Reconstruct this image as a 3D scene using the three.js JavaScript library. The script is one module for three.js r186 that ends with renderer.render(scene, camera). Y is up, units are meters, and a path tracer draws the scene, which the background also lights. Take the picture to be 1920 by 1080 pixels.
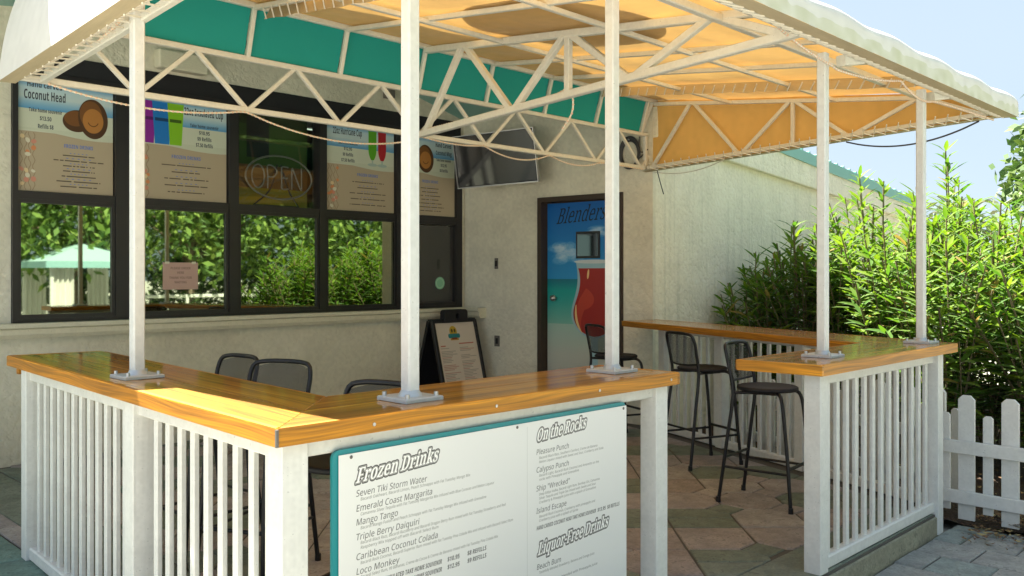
import * as THREE from 'three';
import { mergeGeometries } from 'three/addons/utils/BufferGeometryUtils.js';
import { RoundedBoxGeometry } from 'three/addons/geometries/RoundedBoxGeometry.js';

// ---------------------------------------------------------------- camera, sky, sun, exposure
const scene = new THREE.Scene();
const camera = new THREE.PerspectiveCamera(36.45, 1920 / 1080, 0.1, 600);
camera.position.set(-1.343, 1.525, 2.29);
const YAW = THREE.MathUtils.degToRad(44.56);            // angle between the view and the wall's direction
camera.lookAt(-1.343 + Math.cos(YAW), 1.525, 2.29 - Math.sin(YAW));
camera.setViewOffset(1920, 1080, 0, 26, 1920, 1080);

const renderer = new THREE.WebGLRenderer({ antialias: true });
renderer.toneMapping = THREE.LinearToneMapping;
renderer.toneMappingExposure = 5.4;
renderer.shadowMap.enabled = true;

const SUN = new THREE.Vector3(-0.10, 1, -0.65).normalize();
function makeSky() {
  const W = 256, H = 128, d = new Float32Array(W * H * 4);
  for (let j = 0; j < H; j++) for (let i = 0; i < W; i++) {
    const el = ((j + 0.5) / H - 0.5) * Math.PI, az = ((i + 0.5) / W) * 2 * Math.PI;
    const dir = new THREE.Vector3(Math.cos(el) * Math.cos(az - Math.PI), Math.sin(el), Math.cos(el) * Math.sin(az - Math.PI));
    const u = Math.max(0, Math.sin(el)), c = Math.max(0, dir.dot(SUN));
    const k = Math.pow(1 - u, 2.2);
    const glow = 0.10 * Math.pow(c, 6);
    const wisp = 0.5 + 0.5 * Math.sin(az * 3 + 4 * Math.sin(el * 5 + az)) * Math.sin(el * 14 + 2 * Math.cos(az * 2));
    const w = 0.10 * wisp * (1 - u);
    const base = [0.102 + 0.032 * k, 0.133 + 0.034 * k, 0.180 + 0.016 * k];
    const o = (j * W + i) * 4;
    for (let n = 0; n < 3; n++) d[o + n] = (base[n] * (1 - w) + 0.25 * w + glow) * (el < 0 ? 0.8 : 1);
    d[o + 3] = 1;
  }
  const t = new THREE.DataTexture(d, W, H, THREE.RGBAFormat, THREE.FloatType);
  t.mapping = THREE.EquirectangularReflectionMapping;
  t.magFilter = t.minFilter = THREE.LinearFilter; t.wrapS = THREE.RepeatWrapping;
  t.colorSpace = THREE.LinearSRGBColorSpace; t.needsUpdate = true;
  return t;
}
const sky = makeSky();
scene.background = sky; scene.environment = sky;
const sun = new THREE.DirectionalLight(new THREE.Color(1, 0.95, 0.86), 5.0);
sun.position.copy(SUN).multiplyScalar(60).add(new THREE.Vector3(4, 0, 0));
sun.target.position.set(4, 0, 0); sun.castShadow = true; sun.shadow.mapSize.set(4096, 4096);
Object.assign(sun.shadow.camera, { left: -26, right: 26, top: 26, bottom: -26, near: 1, far: 140 });
scene.add(sun, sun.target);

// ---------------------------------------------------------------- helpers
let seed = 7;
const rnd = () => { seed = (seed * 1664525 + 1013904223) >>> 0; return seed / 4294967296; };
const rr = (a, b) => a + (b - a) * rnd();
const V = (a, b, h) => new THREE.Vector3(a, h, -b);      // a along the wall, b towards the building, h up
const taken = {};
function numbered(n) { const k = taken[n] = (taken[n] ?? -1) + 1; return k ? `${n}_${String(k).padStart(3, '0')}` : n; }
function tag(o, label, category, group, kind) {
  if (label) o.userData.label = label;
  if (category) o.userData.category = category;
  if (group) o.userData.group = group;
  if (kind) o.userData.kind = kind;
  return o;
}
function thing(name, label, category, pos = new THREE.Vector3(), group) {
  const g = new THREE.Group(); g.name = numbered(name); g.position.copy(pos); scene.add(g);
  return tag(g, label, category, group);
}
function base(o) { const p = new THREE.Vector3(); for (let q = o; q && q !== scene; q = q.parent) p.add(q.position); return p; }
function part(parent, name, geo, mat, label) {           // geometry in world coordinates
  const p = parent === scene ? new THREE.Vector3() : base(parent);
  geo.translate(-p.x, -p.y, -p.z);
  const m = new THREE.Mesh(geo, mat); m.name = parent === scene ? numbered(name) : name;
  m.castShadow = m.receiveShadow = true; parent.add(m);
  if (label) m.userData.label = label;
  return m;
}
function piece(parent, name, geo, mat, pos, ry = 0) {    // shared geometry set down at a world position
  const m = new THREE.Mesh(geo, mat); m.name = name; m.position.copy(pos).sub(base(parent)); m.rotation.y = ry;
  m.castShadow = m.receiveShadow = true; parent.add(m); return m;
}
function planarUV(geo, s = 1) {
  const g = geo.index ? geo.toNonIndexed() : geo; g.computeVertexNormals();
  const p = g.attributes.position, n = g.attributes.normal, uv = new Float32Array(p.count * 2);
  for (let i = 0; i < p.count; i++) {
    const x = p.getX(i), y = p.getY(i), z = p.getZ(i), ax = Math.abs(n.getX(i)), ay = Math.abs(n.getY(i)), az = Math.abs(n.getZ(i));
    const [u, v] = ay > ax && ay > az ? [x, z] : ax > az ? [z, y] : [x, y];
    uv[2 * i] = u * s; uv[2 * i + 1] = v * s;
  }
  g.setAttribute('uv', new THREE.BufferAttribute(uv, 2));
  return g;
}
function beam(p, q, w, d = w) {                          // square bar between two points
  const dir = q.clone().sub(p), L = dir.length(); dir.normalize();
  const up = Math.abs(dir.y) > 0.95 ? new THREE.Vector3(1, 0, 0) : new THREE.Vector3(0, 1, 0);
  const side = new THREE.Vector3().crossVectors(dir, up).normalize(), top = new THREE.Vector3().crossVectors(dir, side);
  const c = Math.min(w, d) * 0.12;
  const s = new THREE.Shape(); const x = w / 2, y = d / 2;
  [[-x + c, -y], [x - c, -y], [x, -y + c], [x, y - c], [x - c, y], [-x + c, y], [-x, y - c], [-x, -y + c]].forEach(([a, b], i) => i ? s.lineTo(a, b) : s.moveTo(a, b));
  const g = new THREE.ExtrudeGeometry(s, { depth: L, bevelEnabled: false });
  g.applyMatrix4(new THREE.Matrix4().makeBasis(side, top, dir).setPosition(p));
  return g;
}
function box(x0, x1, y0, y1, b0, b1) {                   // b towards the building
  const g = new THREE.BoxGeometry(x1 - x0, y1 - y0, Math.abs(b1 - b0));
  g.translate((x0 + x1) / 2, (y0 + y1) / 2, -(b0 + b1) / 2); return g;
}
function tube(pts, r, seg = 24, rad = 6, closed = false) { return new THREE.TubeGeometry(new THREE.CatmullRomCurve3(pts, closed, 'centripetal'), seg, r, rad, closed); }
function prism(poly, y0, y1, bev = 0.003, dir = null, off = null) {   // convex plan polygon [a,b], counter-clockwise from above
  let area = 0; for (let i = 0; i < poly.length; i++) { const p = poly[i], q = poly[(i + 1) % poly.length]; area += p[0] * q[1] - q[0] * p[1]; }
  const P = area < 0 ? poly.slice().reverse() : poly, n = P.length;
  const c = [0, 0]; P.forEach(p => { c[0] += p[0] / n; c[1] += p[1] / n; });
  const inn = P.map((p) => { const dx = p[0] - c[0], dy = p[1] - c[1], l = Math.hypot(dx, dy) || 1; return [p[0] - dx / l * bev * 1.4, p[1] - dy / l * bev * 1.4]; });
  const pos = [], uv = [];
  const d = dir || [1, 0], o = off || [0, 0];
  const push = (p, y, side) => { pos.push(p[0], y, -p[1]); const u = p[0] * d[0] + p[1] * d[1], v = -p[0] * d[1] + p[1] * d[0]; uv.push(u + o[0], (side ? y : v) + o[1]); };
  for (let i = 1; i < n - 1; i++) { push(inn[0], y1); push(inn[i], y1); push(inn[i + 1], y1); }
  for (let i = 0; i < n; i++) {
    const j = (i + 1) % n;
    push(P[i], y1 - bev); push(P[j], y1 - bev); push(inn[j], y1); push(P[i], y1 - bev); push(inn[j], y1); push(inn[i], y1);
    push(P[i], y0, 1); push(P[j], y0, 1); push(P[j], y1 - bev, 1); push(P[i], y0, 1); push(P[j], y1 - bev, 1); push(P[i], y1 - bev, 1);
  }
  const g = new THREE.BufferGeometry();
  g.setAttribute('position', new THREE.Float32BufferAttribute(pos, 3)); g.setAttribute('uv', new THREE.Float32BufferAttribute(uv, 2));
  g.computeVertexNormals(); return g;
}
function surf(nu, nv, fn) {                              // sheet over u, v in 0..1; fn returns [Vector3, u, v]
  const pos = [], uv = [], idx = [];
  for (let j = 0; j <= nv; j++) for (let i = 0; i <= nu; i++) { const [p, a, b] = fn(i / nu, j / nv); pos.push(p.x, p.y, p.z); uv.push(a, b); }
  for (let j = 0; j < nv; j++) for (let i = 0; i < nu; i++) { const a = j * (nu + 1) + i, b = a + 1, c = a + nu + 1, d = c + 1; idx.push(a, b, d, a, d, c); }
  const g = new THREE.BufferGeometry(); g.setAttribute('position', new THREE.Float32BufferAttribute(pos, 3)); g.setAttribute('uv', new THREE.Float32BufferAttribute(uv, 2));
  g.setIndex(idx); g.computeVertexNormals(); return g;
}
const merge = list => mergeGeometries(list.map(g => g.index ? g.toNonIndexed() : g));
const lerp = (a, b, t) => a + (b - a) * t;
const lp = (p, q, t) => [lerp(p[0], q[0], t), lerp(p[1], q[1], t)];
function clip(poly, A, B) {                              // keep the part of poly to the left of A->B
  const out = [], s = p => (B[0] - A[0]) * (p[1] - A[1]) - (B[1] - A[1]) * (p[0] - A[0]);
  for (let i = 0; i < poly.length; i++) {
    const p = poly[i], q = poly[(i + 1) % poly.length], sp = s(p), sq = s(q);
    if (sp >= 0) out.push(p);
    if (sp * sq < 0) out.push(lp(p, q, sp / (sp - sq)));
  }
  return out;
}
const polyArea = p => { let a = 0; for (let i = 0; i < p.length; i++) { const q = p[(i + 1) % p.length]; a += p[i][0] * q[1] - q[0] * p[i][1]; } return Math.abs(a) / 2; };

// ---------------------------------------------------------------- textures
function lattice(n, s) { let q = s >>> 0; const a = new Float32Array(n * n); for (let i = 0; i < n * n; i++) { q = (q * 1664525 + 1013904223) >>> 0; a[i] = q / 4294967296; } return a; }
function vnoise(nx, ny, s) {                             // tileable value noise over 0..1
  const a = lattice(Math.max(nx, ny), s), N = Math.max(nx, ny);
  return (u, v) => {
    const x = ((u % 1) + 1) % 1 * nx, y = ((v % 1) + 1) % 1 * ny, i = Math.floor(x), j = Math.floor(y);
    let fx = x - i, fy = y - j; fx = fx * fx * (3 - 2 * fx); fy = fy * fy * (3 - 2 * fy);
    const g = (I, J) => a[(J % ny) * N + (I % nx)];
    return lerp(lerp(g(i, j), g(i + 1, j), fx), lerp(g(i, j + 1), g(i + 1, j + 1), fx), fy);
  };
}
function dataTex(W, H, fn, srgb, repeat) {
  const d = new Uint8Array(W * H * 4);
  for (let j = 0; j < H; j++) for (let i = 0; i < W; i++) {
    const c = fn(i / W, j / H), o = (j * W + i) * 4;
    for (let k = 0; k < 3; k++) d[o + k] = Math.max(0, Math.min(255, Math.round(255 * (Array.isArray(c) ? c[k] : c))));
    d[o + 3] = 255;
  }
  const t = new THREE.DataTexture(d, W, H); t.wrapS = t.wrapT = THREE.RepeatWrapping; t.magFilter = THREE.LinearFilter; t.minFilter = THREE.LinearMipmapLinearFilter; t.generateMipmaps = true;
  if (srgb) t.colorSpace = THREE.SRGBColorSpace;
  if (repeat) t.repeat.set(repeat[0], repeat[1]);
  t.needsUpdate = true; return t;
}
const n4 = vnoise(4, 4, 11), n9 = vnoise(9, 9, 12), n23 = vnoise(23, 23, 13), n61 = vnoise(61, 61, 14), n150 = vnoise(150, 150, 15), n3x40 = vnoise(60, 3, 16), n128x2 = vnoise(128, 2, 17);
const stuccoBump = dataTex(512, 512, (u, v) => { const k = n61(u, v) * 0.55 + n150(u, v) * 0.35 + n23(u, v) * 0.25; return k > 0.62 ? 0.62 + (k - 0.62) * 0.35 : k; }, false, [0.55, 0.55]);
const stuccoTint = dataTex(512, 512, (u, v) => { const k = 0.86 + 0.14 * (n4(u, v) * 0.3 + n9(u, v) * 0.4 + n23(u, v) * 0.3) + (n150(u, v) - 0.5) * 0.05; const w = n4(u, v); return [k, k * (0.985 + 0.015 * w), k * (0.95 + 0.05 * w)]; }, true, [0.23, 0.23]);
const streakTint = dataTex(512, 512, (u, v) => {
  const s = n128x2(u, v) * 0.5 + n3x40(u, v) * 0.5, f = n23(u, v), m = Math.max(0, s - 0.52) * 2.0 * (0.35 + 0.65 * n9(u, v));
  const k = 0.985 - 0.13 * m + (n150(u, v) - 0.5) * 0.05 + (f - 0.5) * 0.04; return [k, k * 0.995 + 0.012 * m, k * 0.975];
}, true, [0.28, 0.30]);
const paverTint = dataTex(512, 512, (u, v) => { const k = 0.66 + 0.34 * (n9(u, v) * 0.3 + n23(u, v) * 0.25 + n61(u, v) * 0.2 + n150(u, v) * 0.25); const s = n61(u, v) > 0.80 && n9(u, v) > 0.5 ? 0.84 : 1; return [k * s, k * s, k * s * 0.98]; }, true, [0.9, 0.9]);
const paverBump = dataTex(512, 512, (u, v) => n61(u, v) * 0.5 + n150(u, v) * 0.5, false, [0.9, 0.9]);
const wgA = vnoise(3, 50, 21), wgB = vnoise(6, 130, 22), wgC = vnoise(2, 9, 23), wgD = vnoise(14, 260, 24);
const woodTint = dataTex(1024, 512, (u, v) => {
  const vv = v + 0.012 * Math.sin(u * 12.6 + wgC(u, v) * 5);
  const g = wgA(u, vv) * 0.35 + wgB(u, vv) * 0.35 + wgD(u, vv) * 0.3, c = wgC(u, v), k = 0.42 + 0.56 * g + 0.24 * c;
  return [0.98 * k, 0.86 * k * (0.92 + 0.08 * c), 0.50 * k * (0.8 + 0.2 * c)];
}, true, [0.55, 1.6]);
const woodBump = dataTex(512, 512, (u, v) => wgB(u, v) * 0.5 + wgD(u, v) * 0.5, false, [0.55, 1.6]);
const clothBump = dataTex(256, 256, (u, v) => 0.5 + 0.25 * Math.sin(u * 256 * 0.785) * Math.sin(v * 256 * 0.785) + 0.25 * n23(u, v), false, [3, 3]);
const clothTint = dataTex(512, 512, (u, v) => { const k = 0.9 + 0.1 * (n9(u, v) * 0.5 + n61(u, v) * 0.3 + n3x40(u, v) * 0.2); return [k, k, k]; }, true, [0.35, 0.35]);
const paintTint = dataTex(512, 512, (u, v) => { const c = n150(u, v) * 0.6 + n61(u, v) * 0.4, k = (0.93 + 0.07 * (n23(u, v) * 0.5 + n61(u, v) * 0.5)) * (c > 0.87 ? 0.88 : 1); return [k, k, k * 0.985]; }, true, [1.3, 1.3]);
const paintBump = dataTex(256, 256, (u, v) => n3x40(u, v) * 0.6 + n61(u, v) * 0.4, false, [1.5, 1.5]);
const vA = vnoise(24, 2, 31), vB = vnoise(90, 4, 32), vC = vnoise(200, 12, 33);
const algaeTint = dataTex(1024, 256, (u, v) => {        // v runs up the hanging face of the eave; green growth with a ragged upper outline
  const edge = 0.30 + 0.26 * (vA(u, v) - 0.5) + 0.16 * (vB(u, v) - 0.5), grow = v < edge ? 0.3 + 0.45 * vB(u, v) * (0.5 + 0.5 * vA(u * 3, v)) : Math.max(0, 0.12 - (v - edge) * 1.2) * vC(u, v);
  const dirt = 0.96 - 0.05 * vB(u, v);
  return [lerp(dirt * 0.95, 0.70, grow * 0.6), lerp(dirt * 0.95, 0.73, grow * 0.6), lerp(dirt * 0.92, 0.52, grow * 0.65)];
}, true);

// ---------------------------------------------------------------- materials (linear base colours)
const C = (r, g, b) => new THREE.Color().setRGB(r, g, b);
const std = (r, g, b, o = {}) => new THREE.MeshStandardMaterial({ color: C(r, g, b), roughness: 0.7, ...o });
const phy = (r, g, b, o = {}) => new THREE.MeshPhysicalMaterial({ color: C(r, g, b), roughness: 0.7, ...o });
const M = {
  stucco: std(0.86, 0.83, 0.71, { map: stuccoTint, bumpMap: stuccoBump, bumpScale: 0.010, roughness: 0.92 }),
  stuccoOut: std(0.86, 0.83, 0.71, { map: streakTint, bumpMap: stuccoBump, bumpScale: 0.012, roughness: 0.92 }),
  sill: std(0.78, 0.74, 0.60, { map: paintTint, roughness: 0.6 }),
  black: std(0.012, 0.012, 0.016, { roughness: 0.7 }),
  bronze: std(0.018, 0.016, 0.018, { roughness: 0.38 }),
  brown: std(0.045, 0.028, 0.018, { roughness: 0.5 }),
  mirror: phy(0.30, 0.34, 0.25, { metalness: 1, roughness: 0.02 }),
  clear: phy(1, 1, 1, { transmission: 1, thickness: 0, roughness: 0.02, ior: 1.6 }),
  tealRoof: std(0.24, 0.48, 0.44, { roughness: 0.45 }),
  teal: std(0.002, 0.29, 0.265, { roughness: 0.75, bumpMap: clothBump, bumpScale: 0.001 }),
  tealBoard: std(0.01, 0.24, 0.26, { roughness: 0.4 }),
  white: std(0.76, 0.755, 0.735, { map: paintTint, bumpMap: paintBump, bumpScale: 0.0012, roughness: 0.5 }),
  whiteMetal: std(0.74, 0.73, 0.68, { map: paintTint, roughness: 0.42 }),
  post: std(0.72, 0.73, 0.73, { map: paintTint, roughness: 0.35 }),
  rope: std(0.74, 0.70, 0.60, { roughness: 0.9 }),
  fabricRoof: phy(0.84, 0.495, 0.145, { transmission: 0.185, thickness: 0, roughness: 1, map: clothTint, bumpMap: clothBump, bumpScale: 0.0008 }),
  fabricWhite: phy(0.82, 0.80, 0.74, { transmission: 0.18, thickness: 0, roughness: 1, map: clothTint }),
  fabricEave: phy(0.92, 0.93, 0.94, { transmission: 0.15, thickness: 0, roughness: 0.95, map: algaeTint }),
  hem: std(0.55, 0.46, 0.30, { roughness: 0.9, map: clothTint }),
  emblem: std(0.10, 0.09, 0.07, { roughness: 0.9 }),
  blackMetal: std(0.006, 0.006, 0.009, { roughness: 0.4 }),
  seat: std(0.006, 0.006, 0.009, { roughness: 0.65 }),
  screen: phy(0.015, 0.016, 0.018, { roughness: 0.12, clearcoat: 1, clearcoatRoughness: 0.05 }),
  silver: std(0.5, 0.5, 0.5, { metalness: 0.9, roughness: 0.35 }),
  galv: std(0.55, 0.58, 0.62, { metalness: 0.3, roughness: 0.45, map: paintTint }),
  plate: std(0.14, 0.13, 0.115, { roughness: 0.5 }),
  concrete: std(0.60, 0.58, 0.51, { map: paverTint, bumpMap: paverBump, bumpScale: 0.003, roughness: 0.9 }),
  curb: std(0.42, 0.40, 0.30, { map: paverTint, bumpMap: paverBump, bumpScale: 0.004, roughness: 0.9 }),
  grout: std(0.10, 0.09, 0.075, { roughness: 0.95 }),
  soil: std(0.085, 0.05, 0.03, { map: paverTint, bumpMap: paverBump, bumpScale: 0.03, roughness: 1 }),
  leaf: phy(1, 1, 1, { transmission: 0.56, specularIntensity: 0.35, thickness: 0, roughness: 0.9, vertexColors: true, side: THREE.DoubleSide }),
  treeLeaf: phy(1, 1, 1, { transmission: 0.30, thickness: 0, roughness: 0.75, vertexColors: true, side: THREE.DoubleSide }),
  stem: std(0.16, 0.13, 0.07, { roughness: 0.9 }),
  bark: std(0.22, 0.17, 0.12, { map: stuccoTint, bumpMap: stuccoBump, bumpScale: 0.03, roughness: 0.95 }),
  wire: std(0.05, 0.05, 0.055, { roughness: 0.6 }),
  bead: std(0.75, 0.52, 0.38, { roughness: 0.4 }),
  neon: std(0.13, 0.145, 0.13, { roughness: 0.3 }),
};
const wood = [[0.80, 0.53, 0.09], [0.90, 0.62, 0.11], [0.66, 0.41, 0.065], [0.74, 0.47, 0.08]].map(c => phy(...c, { map: woodTint, bumpMap: woodBump, bumpScale: 0.0006, roughness: 0.5, clearcoat: 0.85, clearcoatRoughness: 0.09 }));
const woodTrim = phy(0.86, 0.52, 0.06, { map: woodTint, roughness: 0.55, clearcoat: 0.12, clearcoatRoughness: 0.15 });
const pave = (r, g, b) => std(r, g, b, { map: paverTint, bumpMap: paverBump, bumpScale: 0.004, roughness: 0.88 });
const PINK = [pave(0.50, 0.435, 0.42), pave(0.46, 0.40, 0.385), pave(0.55, 0.485, 0.465), pave(0.49, 0.445, 0.43), pave(0.45, 0.375, 0.35)];
const GREEN = [pave(0.25, 0.285, 0.225), pave(0.285, 0.315, 0.255), pave(0.235, 0.275, 0.22)];
const SEA = [pave(0.19, 0.30, 0.25), pave(0.22, 0.33, 0.285), pave(0.25, 0.33, 0.30)];
const GREY = [pave(0.43, 0.455, 0.44), pave(0.46, 0.465, 0.45), pave(0.40, 0.45, 0.43), pave(0.48, 0.475, 0.455)];
const pick = a => a[Math.floor(rnd() * a.length) % a.length];

function canvasTex(w, h, draw) {
  const c = document.createElement('canvas'); c.width = w; c.height = h; const x = c.getContext('2d'); draw(x, w, h);
  const t = new THREE.CanvasTexture(c); t.colorSpace = THREE.SRGBColorSpace; t.anisotropy = 8; return t;
}
const flat = (tex, o = {}) => phy(1, 1, 1, { map: tex, roughness: 0.6, ...o });

// ---------------------------------------------------------------- ground and paving
{
  const g = part(scene, 'ground', planarUV(new THREE.BoxGeometry(400, 0.1, 400).translate(0, -0.24, 0)), M.concrete); tag(g, 'pale concrete plaza ground reaching out around the bar', 'ground', null, 'structure');
}
function paving(name, label, pos) { const o = thing(name, label, 'paving', pos); o.userData.kind = 'structure'; return o; }
{ // raised patio slab with its own field of diagonal pavers
  const slab = paving('patio_floor', 'raised patio of diagonal pink and green pavers inside the bar', V(3, 2.5, 0));
  const outline = [[0.21, -0.312], [4.55, -0.312], [4.72, -0.2], [6.00, 2.86], [5.92, 5.44], [0.21, 5.44]];
  part(slab, 'slab', prism(outline, -0.19, -0.022, 0.004), M.curb);
  part(slab, 'mortar_bed', prism([[0.22, -0.30], [4.53, -0.30], [4.70, -0.2], [5.95, 2.86], [5.9, 5.44], [0.22, 5.44]], -0.022, -0.008, 0.001), M.grout);
  const field = [[0.70, 0.0], [4.62, 0.0], [5.74, 3.0], [5.70, 5.44], [0.70, 5.44]];
  const r2 = Math.SQRT1_2, S = 0.42, D = 0.125;
  const P = (i, j) => [2.2 + (i - j) * S * r2, 2.2 + (i + j) * S * r2];
  const isDia = (i, j) => ((i * 7 + j * 13 + i * j * 3) % 5 + 5) % 5 < 3;
  const lay = (poly, mat) => {
    for (let k = 0; k < field.length; k++) { poly = clip(poly, field[k], field[(k + 1) % field.length]); if (poly.length < 3) return; }
    if (polyArea(poly) < 0.008) return;
    const dy = rr(-0.0015, 0.0015), c = [0, 0]; poly.forEach(p => { c[0] += p[0] / poly.length; c[1] += p[1] / poly.length; });
    const q = poly.map(p => { const l = Math.hypot(p[0] - c[0], p[1] - c[1]) || 1; return lp(p, c, rr(0.005, 0.011) / l); });
    part(slab, 'paver', prism(q, -0.014, dy, 0.005, [r2, r2], [rnd() * 5, rnd() * 5]), mat);
  };
  for (let i = -14; i < 16; i++) for (let j = -14; j < 16; j++) {
    const c = [[i, j], [i + 1, j], [i + 1, j + 1], [i, j + 1]], pts = [];
    c.forEach(([a, b], k) => {
      const p = P(a, b), prev = P(...c[(k + 3) % 4]), next = P(...c[(k + 1) % 4]);
      if (isDia(a, b)) { pts.push(lp(p, prev, D / S), lp(p, next, D / S)); } else pts.push(p);
    });
    const kind = ((i * 5 + j * 11) % 7 + 7) % 7;
    if (kind === 0 || kind === 3) {
      const A = lp(P(i, j), P(i + 1, j), 0.5), B = lp(P(i, j + 1), P(i + 1, j + 1), 0.5);
      lay(clip(pts, A, B), pick(GREEN)); lay(clip(pts, B, A), pick(GREEN));
    } else lay(pts, pick(PINK));
    if (isDia(i, j)) { const p = P(i, j); lay([lp(p, P(i + 1, j), D / S), lp(p, P(i, j + 1), D / S), lp(p, P(i - 1, j), D / S), lp(p, P(i, j - 1), D / S)], pick(kind % 2 ? GREEN : PINK)); }
  }
  const strip = (p, q, w0, w1, step, mats) => {           // a course of border pavers along p->q
    const L = Math.hypot(q[0] - p[0], q[1] - p[1]), d = [(q[0] - p[0]) / L, (q[1] - p[1]) / L], nrm = [-d[1], d[0]];
    for (let s = 0; s < L - 0.05; s += step) {
      const e = Math.min(s + step - 0.006, L), at = (t, w) => [p[0] + d[0] * t + nrm[0] * w, p[1] + d[1] * t + nrm[1] * w];
      part(slab, 'border_paver', prism([at(s, w0), at(e, w0), at(e, w1), at(s, w1)], -0.012, rr(-0.001, 0.001), 0.003, d, [rnd() * 5, rnd() * 5]), pick(mats));
    }
  };
  strip([0.345, 5.43], [0.345, -0.32], 0.004, 0.345, 0.62, GREEN);
  strip([0.215, 5.43], [0.215, -0.32], 0.0, 0.125, 0.31, PINK);
  strip([0.70, -0.298], [4.50, -0.298], 0.004, 0.292, 0.62, GREEN);
}
{ // pavement outside the left side of the bar
  const p0 = paving('left_pavement', 'sea green pavers outside the slatted side of the bar', V(-1, 2.5, 0));
  part(p0, 'mortar_bed', box(-7, 0.205, -0.19, -0.012, -9, 5.44), M.grout);
  for (let k = 0; k < 12; k++) for (let i = 0; i < 7; i++) {
    const x1 = 0.2 - i * 0.26, b0 = 1.6 + k * 0.32 + (i % 2) * 0.16;
    part(p0, 'paver', prism([[x1 - 0.254, b0], [x1, b0], [x1, Math.min(5.43, b0 + 0.314)], [x1 - 0.254, Math.min(5.43, b0 + 0.314)]], -0.014, rr(-0.004, -0.001), 0.004, [0, 1], [rnd() * 5, rnd() * 5]), pick(SEA));
  }
  part(p0, 'far_paving', planarUV(box(-7, -1.63, -0.014, -0.002, 1.6, 5.43)), M.concrete);
  part(p0, 'near_paving', planarUV(box(-7, 0.2, -0.014, -0.002, -9, 1.596)), M.concrete);
}
{ // lower pavement outside the right side
  const p0 = paving('right_pavement', 'worn blue grey pavers below the patio edge by the picket fence', V(4, -1, -0.135));
  part(p0, 'mortar_bed', box(0.21, 4.86, -0.187, -0.147, -6, -0.315), M.grout);
  for (let i = -7; i < 9; i++) for (let j = -8; j < 5; j++) {
    const cx = 3.8 + i * 0.31, cy = -1.4 + j * 0.31 + (i % 2) * 0.155;
    let q = [[cx, cy], [cx + 0.302, cy], [cx + 0.302, cy + 0.302], [cx, cy + 0.302]];
    q = clip(q, [4.855, -0.32], [0.22, -0.32]);
    if (q.length > 2) q = clip(q, [4.855, -9], [4.855, 0]);
    if (q.length < 3 || polyArea(q) < 0.004) continue;
    part(p0, 'paver', prism(q, -0.15, -0.135 + rr(-0.004, 0.003), 0.007, [1, 0], [rnd() * 5, rnd() * 5]), pick(GREY));
  }
  const bed = part(scene, 'mulch_bed', surf(60, 60, (u, v) => { const a = 4.87 + u * 8, b = -3 + v * 5.86; return [V(a, b, -0.14 + 0.05 * (n23(a * 0.2, b * 0.2) + 0.6 * n61(a * 0.2, b * 0.2)) - 0.02), a, b]; }), M.soil);
  tag(bed, 'dark mulch bed behind the white picket fence', 'soil', null, 'structure');
}

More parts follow.
